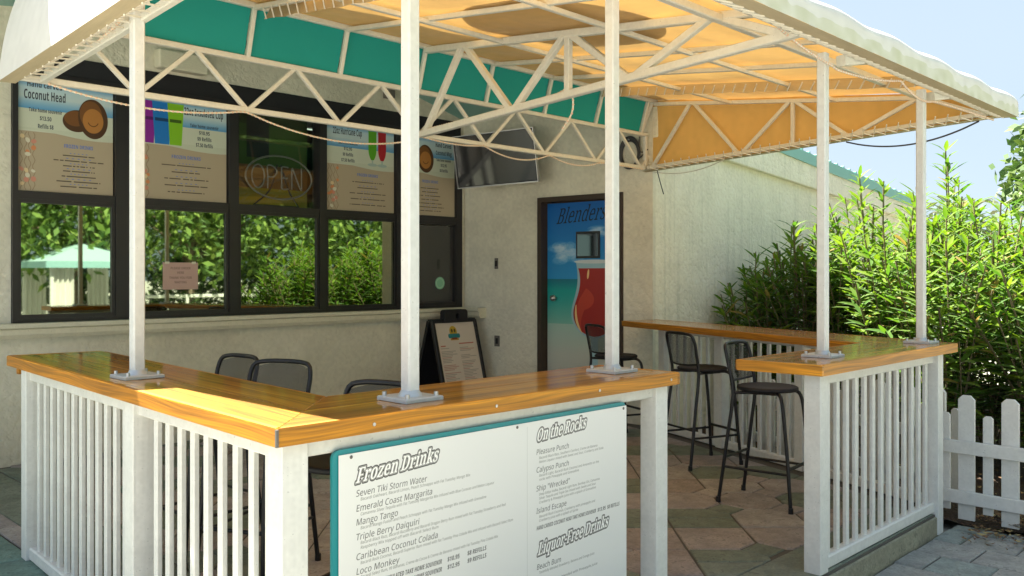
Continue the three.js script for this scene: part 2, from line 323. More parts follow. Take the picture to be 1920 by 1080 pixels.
// ---------------------------------------------------------------- the building
const WB = 5.457;                                         // depth of the window wall
const DA = [5.70, WB], DD = [0.085, -0.996];              // the door wall runs from DA along DD
const dw = (r, o = 0) => [DA[0] + DD[0] * r - DD[1] * o, DA[1] + DD[1] * r + DD[0] * o];   // o: into the building
const roofLine = [[-0.8, 3.43], [3.2, 4.0], [5.92, 3.30], [8.4, 3.03], [13.2, 2.55]];
function roofH(a) { for (let i = 0; i < roofLine.length - 1; i++) { const [x0, y0] = roofLine[i], [x1, y1] = roofLine[i + 1]; if (a <= x1) return lerp(y0, y1, (a - x0) / (x1 - x0)); } return 2.55; }
const bld = thing('bar_building', 'cream stucco building with dark framed service windows and a teal roof', 'building', V(4, WB, 0));
{
  const wall = (n, x0, x1, y0, y1, b0 = WB, b1 = WB + 0.25, m = M.stucco) => part(bld, n, planarUV(box(x0, x1, y0, y1, b0, b1)), m);
  wall('window_wall', -7, 0.825, -0.1, 3.7); wall('window_wall', 0.825, 5.70, -0.1, 1.12); wall('window_wall', 0.825, 5.70, 3.33, 4.3);
  wall('window_wall', 5.648, 5.70, 1.12, 3.33);
  part(bld, 'header_band', box(0.83, 5.645, 3.17, 3.328, WB - 0.012, WB + 0.2), M.black, 'black painted band above the windows');
  // door wall in three pieces round the door opening
  const seg = (r0, r1, y0, y1) => part(bld, 'door_wall', planarUV(prism([dw(r0), dw(r1), dw(r1, 0.25), dw(r0, 0.25)], y0, y1, 0.002)), M.stucco);
  seg(0, 1.13, -0.1, 3.7); seg(1.13, 2.245, 2.375, 3.7); seg(2.245, 2.592, -0.1, 3.7);
  // the gable wall that goes on beyond the corner
  const s = new THREE.Shape(); s.moveTo(5.925, -0.25); s.lineTo(13.2, -0.25); s.lineTo(13.2, 2.55); s.lineTo(8.4, 3.03); s.lineTo(5.925, 3.30); s.closePath();
  part(bld, 'gable_wall', planarUV(new THREE.ExtrudeGeometry(s, { depth: 0.3, bevelEnabled: false }).translate(0, 0, -3.18)), M.stuccoOut);
  const s2 = new THREE.Shape(); const bl = a => 2.794 - 0.08 * (a - 7.335); s2.moveTo(5.93, bl(5.93)); s2.lineTo(13.19, bl(13.19)); s2.lineTo(13.19, 2.545); s2.lineTo(8.4, 3.02); s2.lineTo(5.93, 3.29); s2.closePath();
  part(bld, 'gable_band', planarUV(new THREE.ExtrudeGeometry(s2, { depth: 0.05, bevelEnabled: true, bevelSize: 0.008, bevelThickness: 0.008, bevelSegments: 1 }).translate(0, 0, -2.872)), M.stuccoOut);
  // upper front wall above the canopy, and the roof
  const s3 = new THREE.Shape(); s3.moveTo(-0.75, 3.30); s3.lineTo(5.92, 3.30); s3.lineTo(3.2, 3.99); s3.lineTo(-0.75, 3.43); s3.closePath();
  part(bld, 'upper_wall', planarUV(new THREE.ExtrudeGeometry(s3, { depth: 0.1, bevelEnabled: false }).translate(0, 0, -3.06)), M.stucco);
  const s4 = new THREE.Shape(); roofLine.forEach(([x, y], i) => i ? s4.lineTo(x, y + 0.002) : s4.moveTo(x, y + 0.002)); roofLine.slice().reverse().forEach(([x, y]) => s4.lineTo(x, y + 0.11)); s4.closePath();
  const roof = part(bld, 'roof', planarUV(new THREE.ExtrudeGeometry(s4, { depth: 9.2, bevelEnabled: false }).translate(0, 0, -12)), M.tealRoof);
  const ribs = []; for (let a = 6.2; a < 13; a += 0.2) ribs.push(beam(V(a, 2.795, roofH(a) + 0.11), V(a, 12, roofH(a) + 0.11), 0.03, 0.045));
  ribs.forEach(g => part(roof, 'roof_rib', g, M.tealRoof));
  part(bld, 'fascia_board', beam(V(8.2, 2.80, roofH(8.2) + 0.03), V(13.2, 2.80, roofH(13.2) + 0.03), 0.02, 0.13), M.tealRoof);
  // the moulded sill, returning on to the door wall
  const sp = [[0, 0], [0.10, 0], [0.12, 0.03], [0.12, 0.07], [0.15, 0.085], [0.15, 0.118], [0, 0.118]];
  const ss = new THREE.Shape(); sp.forEach(([x, y], i) => i ? ss.lineTo(x, y) : ss.moveTo(x, y)); ss.closePath();
  const sg = new THREE.ExtrudeGeometry(ss, { depth: 9, bevelEnabled: false });
  sg.applyMatrix4(new THREE.Matrix4().makeBasis(new THREE.Vector3(0, 0, 1), new THREE.Vector3(0, 1, 0), new THREE.Vector3(-1, 0, 0)).setPosition(V(5.66, WB - 0.001, 1.014)));
  part(bld, 'sill', planarUV(sg), M.sill, 'stepped cream sill under the service windows');
  const q0 = dw(0.02), q1 = dw(0.36), dir = new THREE.Vector3(q1[0] - q0[0], 0, -(q1[1] - q0[1])).normalize();
  const s5 = new THREE.ExtrudeGeometry(ss, { depth: 0.34, bevelEnabled: false });
  s5.applyMatrix4(new THREE.Matrix4().makeBasis(new THREE.Vector3(-dir.z, 0, dir.x), new THREE.Vector3(0, 1, 0), dir.clone().negate()).setPosition(V(q1[0], q1[1], 1.0145)));
  part(bld, 'sill', planarUV(s5), M.sill);
  // service windows: five bays, upper and lower pane each
  const fr = WB - 0.035, bays = [[0.87, 1.62], [1.77, 2.67], [2.78, 3.665], [3.765, 4.66], [4.765, 5.56]];
  const win = new THREE.Group(); win.name = 'service_window'; bld.add(win); win.position.copy(V(3.2, WB, 1.13).sub(bld.position)); win.userData.label = 'row of dark framed service windows with reflecting lower panes';
  const F = (x0, x1, y0, y1, d = 0) => part(win, 'window_frame', box(x0, x1, y0, y1, fr - d, WB + 0.1), M.bronze);
  F(0.827, 0.868, 1.135, 3.168); F(5.562, 5.646, 1.135, 3.168); F(0.868, 5.562, 1.135, 1.165, -0.002); F(0.868, 5.562, 3.125, 3.168, -0.002);
  for (let k = 0; k < 4; k++) F(bays[k][1] + 0.006, bays[k + 1][0] - 0.006, 1.165, 3.125, 0.004);
  bays.forEach(([x0, x1], k) => {
    F(x0 - 0.004, x1 + 0.004, 2.132, 2.195, -0.004);
    const e = 0.032;                                      // sash of the lower pane
    F(x0 - 0.004, x1 + 0.004, 1.165, 1.165 + e, -0.008); F(x0 - 0.004, x1 + 0.004, 2.132 - e, 2.132, -0.008); F(x0 - 0.004, x0 + 0.02, 1.165 + e, 2.132 - e, -0.008); F(x1 - 0.02, x1 + 0.004, 1.165 + e, 2.132 - e, -0.008);
    part(win, 'window_pane', new THREE.PlaneGeometry(x1 - x0 - 0.03, 2.132 - 1.165 - 2 * e + 0.01).rotateY(k === 3 ? -0.068 : k === 1 ? 0.006 : 0).translate((x0 + x1) / 2, (2.132 + 1.165) / 2, -(fr + 0.03 + (k === 3 ? 0.01 : 0))), k === 4 ? M.clear : M.mirror);
    part(win, 'window_pane', new THREE.PlaneGeometry(x1 - x0 + 0.006, 0.935).translate((x0 + x1) / 2, 2.66, -(fr + 0.05)), k === 2 ? M.clear : M.mirror);
  });
  // dark room behind the clear panes
  part(bld, 'room_shell', box(0.9, 5.6, 0.9, 3.3, WB + 1.6, WB + 1.7), M.brown);
  part(bld, 'room_shell', box(0.9, 5.6, 0.8, 0.9, WB + 0.26, WB + 1.6), M.brown); part(bld, 'room_shell', box(0.9, 5.6, 3.32, 3.42, WB + 0.26, WB + 1.6), M.brown);
  part(bld, 'room_shell', box(5.58, 5.66, 0.9, 3.3, WB + 0.26, WB + 1.6), M.brown); part(bld, 'room_shell', box(0.84, 0.9, 0.9, 3.3, WB + 0.26, WB + 1.6), M.brown);
  // printed door in its brown frame
  const door = new THREE.Group(); door.name = 'door'; bld.add(door); { const p = dw(1.69); door.position.copy(V(p[0], p[1], 0).sub(bld.position)); } door.userData.label = 'door printed with a red cocktail on a beach';
  const jamb = (r0, r1, y0, y1, o0, o1, m = M.brown, n = 'door_frame') => part(door, n, prism([dw(r0, o0), dw(r1, o0), dw(r1, o1), dw(r0, o1)], y0, y1, 0.003), m);
  jamb(1.132, 1.185, 0, 2.372, -0.02, 0.2); jamb(2.19, 2.243, 0, 2.372, -0.02, 0.2); jamb(1.185, 2.19, 2.318, 2.372, -0.02, 0.2);
  jamb(1.187, 2.188, 0.005, 2.316, 0.09, 0.14, M.brown, 'door_leaf');
  const tex = canvasTex(512, 1152, (x, w, h) => {
    let g = x.createLinearGradient(0, 0, 0, h * 0.36); g.addColorStop(0, '#0f5fae'); g.addColorStop(1, '#2f96d2'); x.fillStyle = g; x.fillRect(0, 0, w, h * 0.37);
    g = x.createLinearGradient(0, h * 0.36, 0, h * 0.60); g.addColorStop(0, '#0f6f86'); g.addColorStop(0.25, '#17a39f'); g.addColorStop(1, '#8fc4b4'); x.fillStyle = g; x.fillRect(0, h * 0.365, w, h * 0.3);
    g = x.createLinearGradient(0, h * 0.58, 0, h); g.addColorStop(0, '#a9cbc0'); g.addColorStop(0.35, '#c4c9bf'); g.addColorStop(1, '#c0c2c0'); x.fillStyle = g; x.fillRect(0, h * 0.58, w, h);
    let q = 5; const R = () => { q = (q * 1103515245 + 12345) % 2147483648; return q / 2147483648; };
    for (let k = 0; k < 60; k++) { x.fillStyle = `rgba(235,240,245,${0.05 + R() * 0.1})`; x.beginPath(); x.ellipse(60 + R() * 200, h * (0.20 + R() * 0.08), 20 + R() * 45, 8 + R() * 20, 0, 0, 7); x.fill(); x.beginPath(); x.ellipse(300 + R() * 190, h * (0.12 + R() * 0.04), 18 + R() * 30, 5 + R() * 9, 0, 0, 7); x.fill(); }
    x.save(); x.translate(60, h * 0.100); x.transform(1, -0.05, -0.2, 1, 0, 0); x.font = 'italic 118px serif'; x.scale(335 / x.measureText('Blenders').width, 1); x.lineWidth = 3; x.strokeStyle = '#0b1622'; x.fillStyle = '#0b1622'; x.fillText('Blenders', 0, 0); x.restore();
    // cocktail glass
    x.save(); x.scale(1, 0.785);
    x.fillStyle = '#9fc3cf'; x.beginPath(); x.moveTo(200, h * 0.355); x.lineTo(430, h * 0.355); x.bezierCurveTo(400, h * 0.5, 470, h * 0.56, 480, h * 0.66); x.bezierCurveTo(485, h * 0.76, 400, h * 0.815, 330, h * 0.82); x.bezierCurveTo(220, h * 0.815, 165, h * 0.74, 170, h * 0.665); x.bezierCurveTo(176, h * 0.58, 240, h * 0.52, 200, h * 0.355); x.fill();
    x.fillRect(305, h * 0.81, 46, h * 0.3);
    x.fillStyle = '#a2231f'; x.beginPath(); x.moveTo(218, h * 0.40); x.lineTo(418, h * 0.40); x.bezierCurveTo(395, h * 0.51, 460, h * 0.57, 466, h * 0.66); x.bezierCurveTo(470, h * 0.75, 395, h * 0.805, 330, h * 0.808); x.bezierCurveTo(232, h * 0.805, 180, h * 0.735, 184, h * 0.665); x.bezierCurveTo(190, h * 0.59, 258, h * 0.52, 218, h * 0.40); x.fill();
    x.fillStyle = '#bd3f2c'; x.beginPath(); x.moveTo(270, h * 0.52); x.bezierCurveTo(350, h * 0.56, 340, h * 0.63, 260, h * 0.65); x.bezierCurveTo(240, h * 0.69, 230, h * 0.73, 240, h * 0.77); x.bezierCurveTo(190, h * 0.72, 190, h * 0.62, 250, h * 0.55); x.fill();
    x.fillStyle = '#eec98a'; x.beginPath(); x.moveTo(200, h * 0.62); x.bezierCurveTo(182, h * 0.70, 205, h * 0.76, 250, h * 0.795); x.bezierCurveTo(215, h * 0.74, 205, h * 0.69, 205, h * 0.62); x.fill();
    x.beginPath(); x.ellipse(285, h * 0.435, 7, 34, 0.1, 0, 7); x.fill();
    x.fillStyle = '#cfd8da'; x.beginPath(); x.ellipse(318, h * 0.36, 128, 14, 0, 0, 7); x.fill();
    x.fillStyle = '#e8c21f'; x.beginPath(); x.moveTo(420, h * 0.26); x.lineTo(500, h * 0.26); x.lineTo(480, h * 0.36); x.lineTo(430, h * 0.385); x.fill();
    x.restore();
  });
  { const p = dw(1.6875, 0.087); part(door, 'door_print', new THREE.PlaneGeometry(0.985, 2.29).rotateY(Math.atan2(DD[1], DD[0])).translate(p[0], 1.162, -p[1]), flat(tex, { roughness: 0.35 })); }
  jamb(1.59, 1.90, 1.695, 1.985, 0.078, 0.0865, M.bronze, 'door_window_frame'); jamb(1.612, 1.878, 1.72, 1.96, 0.072, 0.0775, phy(0.35, 0.38, 0.38, { metalness: 1, roughness: 0.05 }), 'door_window');
  { const p = dw(1.30, 0.05); const kn = new THREE.SphereGeometry(0.036, 20, 14).scale(1, 1, 1).translate(p[0], 1.26, -p[1]); part(door, 'door_handle', kn, M.silver); const p2 = dw(1.30, 0.08); part(door, 'door_handle', beam(V(p[0], p[1], 1.26), V(p2[0], p2[1], 1.26), 0.03), M.silver); }
  // plates on the wall
  for (const [r, y, w] of [[0.52, 1.585, 0.05], [0.53, 0.69, 0.075]]) {
    const pl = part(bld, 'wall_plate', prism([dw(r - w / 2, -0.008), dw(r + w / 2, -0.008), dw(r + w / 2, 0.001), dw(r - w / 2, 0.001)], y, y + 0.125, 0.002), M.plate);
    part(pl, 'socket', prism([dw(r - 0.017, -0.011), dw(r + 0.017, -0.011), dw(r + 0.017, -0.008), dw(r - 0.017, -0.008)], y + 0.03, y + 0.095, 0.001), M.black);
  }
  part(bld, 'light_fitting', new RoundedBoxGeometry(0.46, 0.17, 0.12, 3, 0.02).translate(2.2, 3.44, -(WB - 0.061)), M.sill, 'white emergency light box on the stucco');
  part(bld, 'sensor_box', new RoundedBoxGeometry(0.1, 0.13, 0.1, 2, 0.01).translate(4.55, 3.52, -(WB - 0.051)), M.plate);
  part(bld, 'inner_shell', box(-7, 5.9, 3.7, 3.78, WB + 0.0, WB + 5), M.brown);
}

// ---------------------------------------------------------------- bar counters
const HC = 1.07, TH = 0.055;
function counterTop(t, O, I, n, endA, endB) {            // planks between the outer line O (p,q) and the inner line I (p,q)
  const L = Math.hypot(O[1][0] - O[0][0], O[1][1] - O[0][1]), d = [(O[1][0] - O[0][0]) / L, (O[1][1] - O[0][1]) / L];
  for (let k = 0; k < n; k++) {
    const f0 = 0.045 + (0.955 / n) * k + 0.003, f1 = 0.045 + (0.955 / n) * (k + 1) - 0.003;
    const q = [lp(O[0], I[0], f0), lp(O[1], I[1], f0), lp(O[1], I[1], f1), lp(O[0], I[0], f1)];
    part(t, 'plank', prism(q, HC - 0.042, HC + rr(-0.0008, 0.0008), 0.0025, d, [rnd() * 4, rnd() * 4]), pick(wood));
  }
  const w = 0.045;                                        // front trim
  part(t, 'edge_trim', prism([O[0], O[1], lp(O[1], I[1], w), lp(O[0], I[0], w)], HC - TH, HC + 0.0015, 0.005, d, [rnd() * 4, rnd() * 4]), woodTrim);
  const in0 = lp(I[0], O[0], -0.04), in1 = lp(I[1], O[1], -0.04);
  part(t, 'edge_trim', prism([I[0], I[1], in1, in0], HC - TH, HC - 0.002, 0.005, d, [rnd() * 4, rnd() * 4]), woodTrim);
}
function endTrim(t, p, q, out) {                         // trim across a free end
  const L = Math.hypot(q[0] - p[0], q[1] - p[1]), d = [(q[0] - p[0]) / L, (q[1] - p[1]) / L], n = [d[1] * out, -d[0] * out];
  part(t, 'edge_trim', prism([p, q, [q[0] + n[0] * 0.02, q[1] + n[1] * 0.02], [p[0] + n[0] * 0.02, p[1] + n[1] * 0.02]], HC - TH, HC + 0.001, 0.005, d, [rnd() * 4, rnd() * 4]), woodTrim);
}
const oct = (w) => { const x = w / 2, c = 0.003; return [[-x + c, -x], [x - c, -x], [x, -x + c], [x, x - c], [x - c, x], [-x + c, x], [-x, x - c], [-x, -x + c]]; };
const balGeo = (w, h) => planarUV(prism(oct(w), 0, h, 0.001));
const BAL = planarUV(prism([[-0.015, -0.011], [0.015, -0.011], [0.018, -0.008], [0.018, 0.008], [0.015, 0.011], [-0.015, 0.011], [-0.018, 0.008], [-0.018, -0.008]], 0, 0.93, 0.001)), POST = balGeo(0.09, HC - TH - 0.002);
function fenceRun(t, p, q, y0, posts, s0 = 0.1, s1 = 0.1, step = 0.115, bal = BAL) {
  const L = Math.hypot(q[0] - p[0], q[1] - p[1]), at = s => lp(p, q, s / L), ry = Math.atan2(q[1] - p[1], q[0] - p[0]);
  const P3 = (s, h) => { const c = at(s); return V(c[0], c[1], h); };
  part(t, 'top_rail', planarUV(beam(P3(0.03, 0.985), P3(L - 0.03, 0.985), 0.048, 0.058)), M.white);
  part(t, 'bottom_rail', planarUV(beam(P3(0.03, y0 + 0.035), P3(L - 0.03, y0 + 0.035), 0.06, 0.066)), M.white);
  for (const s of posts) piece(t, 'post', POST, M.white, P3(s, 0.0), ry);
  for (let s = s0; s < L - s1; s += step) { if (posts.some(x => Math.abs(x - s) < 0.085)) continue; piece(t, 'baluster', bal, M.white, P3(s, y0 + 0.04), ry); }
}
const barA = thing('bar_counter', 'varnished wooden corner bar with white slatted side and the menu board front', 'bar counter', V(0.6, 0.8, 0));
{
  const c0 = [0, 0], ci = [0.48, 0.48], lo = [0.156, 3.134], li = [0.638, 3.064], fo = [2.072, 0], fi = [2.06, 0.475];
  counterTop(barA, [c0, lo], [ci, li], 4); counterTop(barA, [c0, fo], [ci, fi], 4);
  endTrim(barA, lo, li, -1); endTrim(barA, fi, fo, -1);
  part(barA, 'end_bracket', prism([[0.19, 3.05], [0.60, 3.02], [0.60, 3.06], [0.19, 3.09]], HC - TH - 0.045, HC - TH - 0.001, 0.003), woodTrim);
  for (const [x, b] of [[0.012, 0.012], [2.02, -0.0006], [1.5, -0.0006], [0.9, -0.0006], [0.35, -0.0006]]) if (b < 0) part(barA, 'screw', new THREE.CylinderGeometry(0.006, 0.006, 0.004, 10).rotateX(Math.PI / 2).translate(x, HC - 0.028, 0.001), M.silver);
  part(barA, 'corner_bead', beam(V(0.0, 0.0, HC - TH + 0.001), V(0.0, 0.0, HC - 0.002), 0.009), M.plate);
  const fp = [0.085, 0.080], fq = [0.205, 2.90];
  fenceRun(barA, fp, fq, 0.0, [0, 1.22, 2.78], 0.11, 0.08);
  const P = [0.075, 0.075], Q = [1.985, 0.07];
  part(barA, 'top_rail', planarUV(beam(V(0.1, 0.07, 0.988), V(1.95, 0.07, 0.988), 0.05, 0.052)), M.white);
  part(barA, 'bottom_rail', planarUV(beam(V(0.1, 0.07, 0.04), V(1.95, 0.07, 0.04), 0.05, 0.07)), M.white);
  piece(barA, 'post', POST, M.white, V(Q[0], Q[1], 0));
}
const barB = thing('bar_counter', 'varnished wooden corner bar by the oleander bushes with slats all round', 'bar counter', V(4.2, 0.4, 0));
{
  const r0 = [2.856, -0.338], r1 = [4.80, -0.347], i0 = [2.835, 0.124], i1 = [4.42, 0.124], f1 = [5.93, 2.85], fi = [5.53, 2.95];
  counterTop(barB, [r0, r1], [i0, i1], 4); counterTop(barB, [r1, f1], [i1, fi], 4);
  endTrim(barB, i0, r0, 1);
  fenceRun(barB, [2.945, -0.255], [4.60, -0.265], 0.0, [0], 0.12, 0.12);
  fenceRun(barB, [4.70, -0.17], [5.78, 2.68], 0.0, [1.12, 2.1, 2.98], 0.12, 0.1);
  const pt = piece(barB, 'post', balGeo(0.09, HC - TH + 0.13), M.white, V(4.565, -0.275, -0.134));
  part(barB, 'post_trim', planarUV(beam(V(4.632, -0.272, -0.134), V(4.632, -0.272, 1.0), 0.04, 0.03)), M.white);
}

// ---------------------------------------------------------------- menu board on the bar front
{
  const bx0 = 0.208, bx1 = 1.71, by1 = 0.972, by0 = 0.09, w = bx1 - bx0, h = by1 - by0;
  const mb = thing('menu_board', 'white drinks menu board with teal edge fixed to the bar front', 'menu board', V(0.93, 0.0, 0.09));
  const rs = new THREE.Shape(); const R = 0.03; rs.moveTo(-R + 0.03, 0); rs.lineTo(w - R, 0); rs.quadraticCurveTo(w, 0, w, R); rs.lineTo(w, h - R); rs.quadraticCurveTo(w, h, w - R, h); rs.lineTo(R, h); rs.quadraticCurveTo(0, h, 0, h - R); rs.lineTo(0, R); rs.quadraticCurveTo(0, 0, R, 0);
  const bg = new THREE.ExtrudeGeometry(rs, { depth: 0.012, bevelEnabled: false });
  part(mb, 'backing', bg.translate(bx0, by0, -0.036), M.tealBoard);
  const K = 1376, px = m => m * K, yy = y => px(by1 - y);
  const tex = canvasTex(2048, 1212, (x, W, H) => {
    x.fillStyle = '#e6e5e1'; x.fillRect(0, 0, W, H);
    const head = (txt, X, Y, width, size) => {
      x.save(); x.translate(px(X - 0.187), yy(Y)); x.transform(1, -0.06, -0.12, 1, 0, 0); x.font = `italic bold ${size}px serif`; const s = px(width) / x.measureText(txt).width; x.scale(s, 1); x.lineJoin = 'round';
      x.strokeStyle = '#33312f'; x.lineWidth = 20; x.strokeText(txt, 0, 0); x.strokeStyle = '#f1efe9'; x.lineWidth = 8; x.strokeText(txt, 0, 0); x.fillStyle = '#f6f4ef'; x.strokeStyle = '#3b3937'; x.lineWidth = 5; x.strokeText(txt, 0, 0); x.fillStyle = '#faf8f4'; x.fillText(txt, 0, 0); x.restore();
    };
    const item = (txt, X, Y, width, size = 40) => { x.save(); x.translate(px(X - 0.187), yy(Y)); x.transform(1, 0, -0.14, 1, 0, 0); x.font = `${size}px sans-serif`; if (width) x.scale(px(width) / x.measureText(txt).width, 1); x.fillStyle = '#55534f'; x.fillText(txt, 0, 0); x.restore(); };
    const desc = (txt, X, Y, width, col = '#7a7873', size = 19, f = '') => { x.save(); x.translate(px(X - 0.187), yy(Y)); x.transform(1, 0, -0.14, 1, 0, 0); x.font = `${f} ${size}px sans-serif`; x.scale(px(width) / x.measureText(txt).width, 1); x.fillStyle = col; x.fillText(txt, 0, 0); x.restore(); };
    head('Frozen Drinks', 0.250, 0.872, 0.345, 92);
    item('Seven Tiki Storm Water', 0.252, 0.829, 0.295); desc('Bacardi Oakheart, Bacardi Limon, Peach Schnapps with Fat Tuesday Mango Mix', 0.27, 0.814, 0.48);
    item('Emerald Coast Margarita', 0.252, 0.780, 0.32); desc('Camarena Silver Tequila with Fat Tuesday Margarita Mix infused with Blue Curacao and Melon Liqueur', 0.27, 0.765, 0.60);
    item('Mango Tango', 0.252, 0.735, 0.17); desc('Bacardi Mango Fusion and Peach Schnapps with Fat Tuesday Mango Mix infused with Grenadine', 0.27, 0.720, 0.56);
    item('Triple Berry Daiquiri', 0.252, 0.687, 0.262); desc('Bacardi Black Razz, Bacardi RazzBerry and Bacardi Dragon Berry Rum mixed with Fat Tuesday Strawberry and Red', 0.27, 0.672, 0.66); desc('Raspberry Mix topped off with Bacardi Select Rum', 0.27, 0.656, 0.33);
    item('Caribbean Coconut Colada', 0.252, 0.622, 0.345); desc('Bacardi Rock Coconut, Bacardi Superior Rum mixed with Fat Tuesday Pina Colada Mix and infused with Bacardi Select Rum', 0.27, 0.607, 0.70);
    item('Loco Monkey', 0.252, 0.575, 0.175); desc('Bacardi Select Rum, 99 Bananas, Creme de Cocoa & Creme de Banana mixed with Fat Tuesday Pina Colada Mix', 0.27, 0.560, 0.62);
    const bold = (txt, X, Y, width) => desc(txt, X, Y, width, '#4c4a47', 30, 'bold');
    bold('22oz INSULATED TAKE HOME SOUVENIR', 0.33, 0.527, 0.285); bold('$10.95', 0.640, 0.527, 0.058); bold('$8 REFILLS', 0.735, 0.527, 0.095);
    bold('22oz HURRICANE HOME SOUVENIR', 0.36, 0.500, 0.255); bold('$12.95', 0.640, 0.500, 0.058); bold('$9 REFILLS', 0.735, 0.500, 0.095);
    x.fillStyle = '#d3d2cd'; x.fillRect(px(1.047 - 0.187), yy(0.955), 4, px(0.8));
    head('On the Rocks', 1.098, 0.890, 0.30, 92);
    item('Pleasure Punch', 1.098, 0.838, 0.195); desc('Bacardi Black Razz, Southern Comfort, Creme de Banana', 1.115, 0.820, 0.36); desc('Melon Liqueur mixed with Sweet and Sour, Cranberry and Soda', 1.115, 0.804, 0.40);
    item('Calypso Punch', 1.098, 0.768, 0.195); desc('Bacardi Light, Bacardi Rock Coconut and Amaretto on the', 1.115, 0.750, 0.37); desc('rocks with Pineapple and Grenadine', 1.115, 0.734, 0.24);
    item('Ship "Wrecked"', 1.098, 0.694, 0.20); desc('Deep Eddys Vodka, Bacardi Light Rum, Bombay Gin, Camarena', 1.115, 0.676, 0.375); desc('Silver Tequila and Triple Sec mixed with Sweet and Sour', 1.115, 0.660, 0.35); desc('Cranberry & Pineapple juice with a splash of Grenadine', 1.115, 0.644, 0.35);
    item('Island Escape', 1.098, 0.606, 0.18); desc('Bacardi Rock Coconut, Cranberry with pineapple and', 1.115, 0.588, 0.345); desc('Cranberry juice with a splash of Sprite', 1.115, 0.572, 0.235);
    bold('HAND CARVED COCONUT HEAD TAKE HOME SOUVENIR', 1.10, 0.541, 0.365); bold('$13.95', 1.475, 0.541, 0.055); bold('$8 REFILLS', 1.54, 0.541, 0.085);
    head('Liquor-Free Drinks', 1.105, 0.440, 0.44, 92);
    item('Beach Bum', 1.10, 0.385, 0.145); desc('Tastefully blended Strawberry, Banana and Orange Juice', 1.115, 0.367, 0.34); desc('Pina Colada Mix blended with Pineapple Juice', 1.115, 0.32, 0.36);
  });
  part(mb, 'sheet', new THREE.PlaneGeometry(w - 0.02, h - 0.015).translate((bx0 + bx1) / 2 + 0.010, (by0 + by1) / 2 - 0.0085, -0.0195), flat(tex, { roughness: 0.35 }));
  for (const [x, y] of [[0.275, 0.945], [1.03, 0.945], [1.688, 0.945]]) part(mb, 'screw', new THREE.SphereGeometry(0.006, 10, 6).scale(1, 1, 0.5).translate(x, y, -0.0185), M.plate);
}

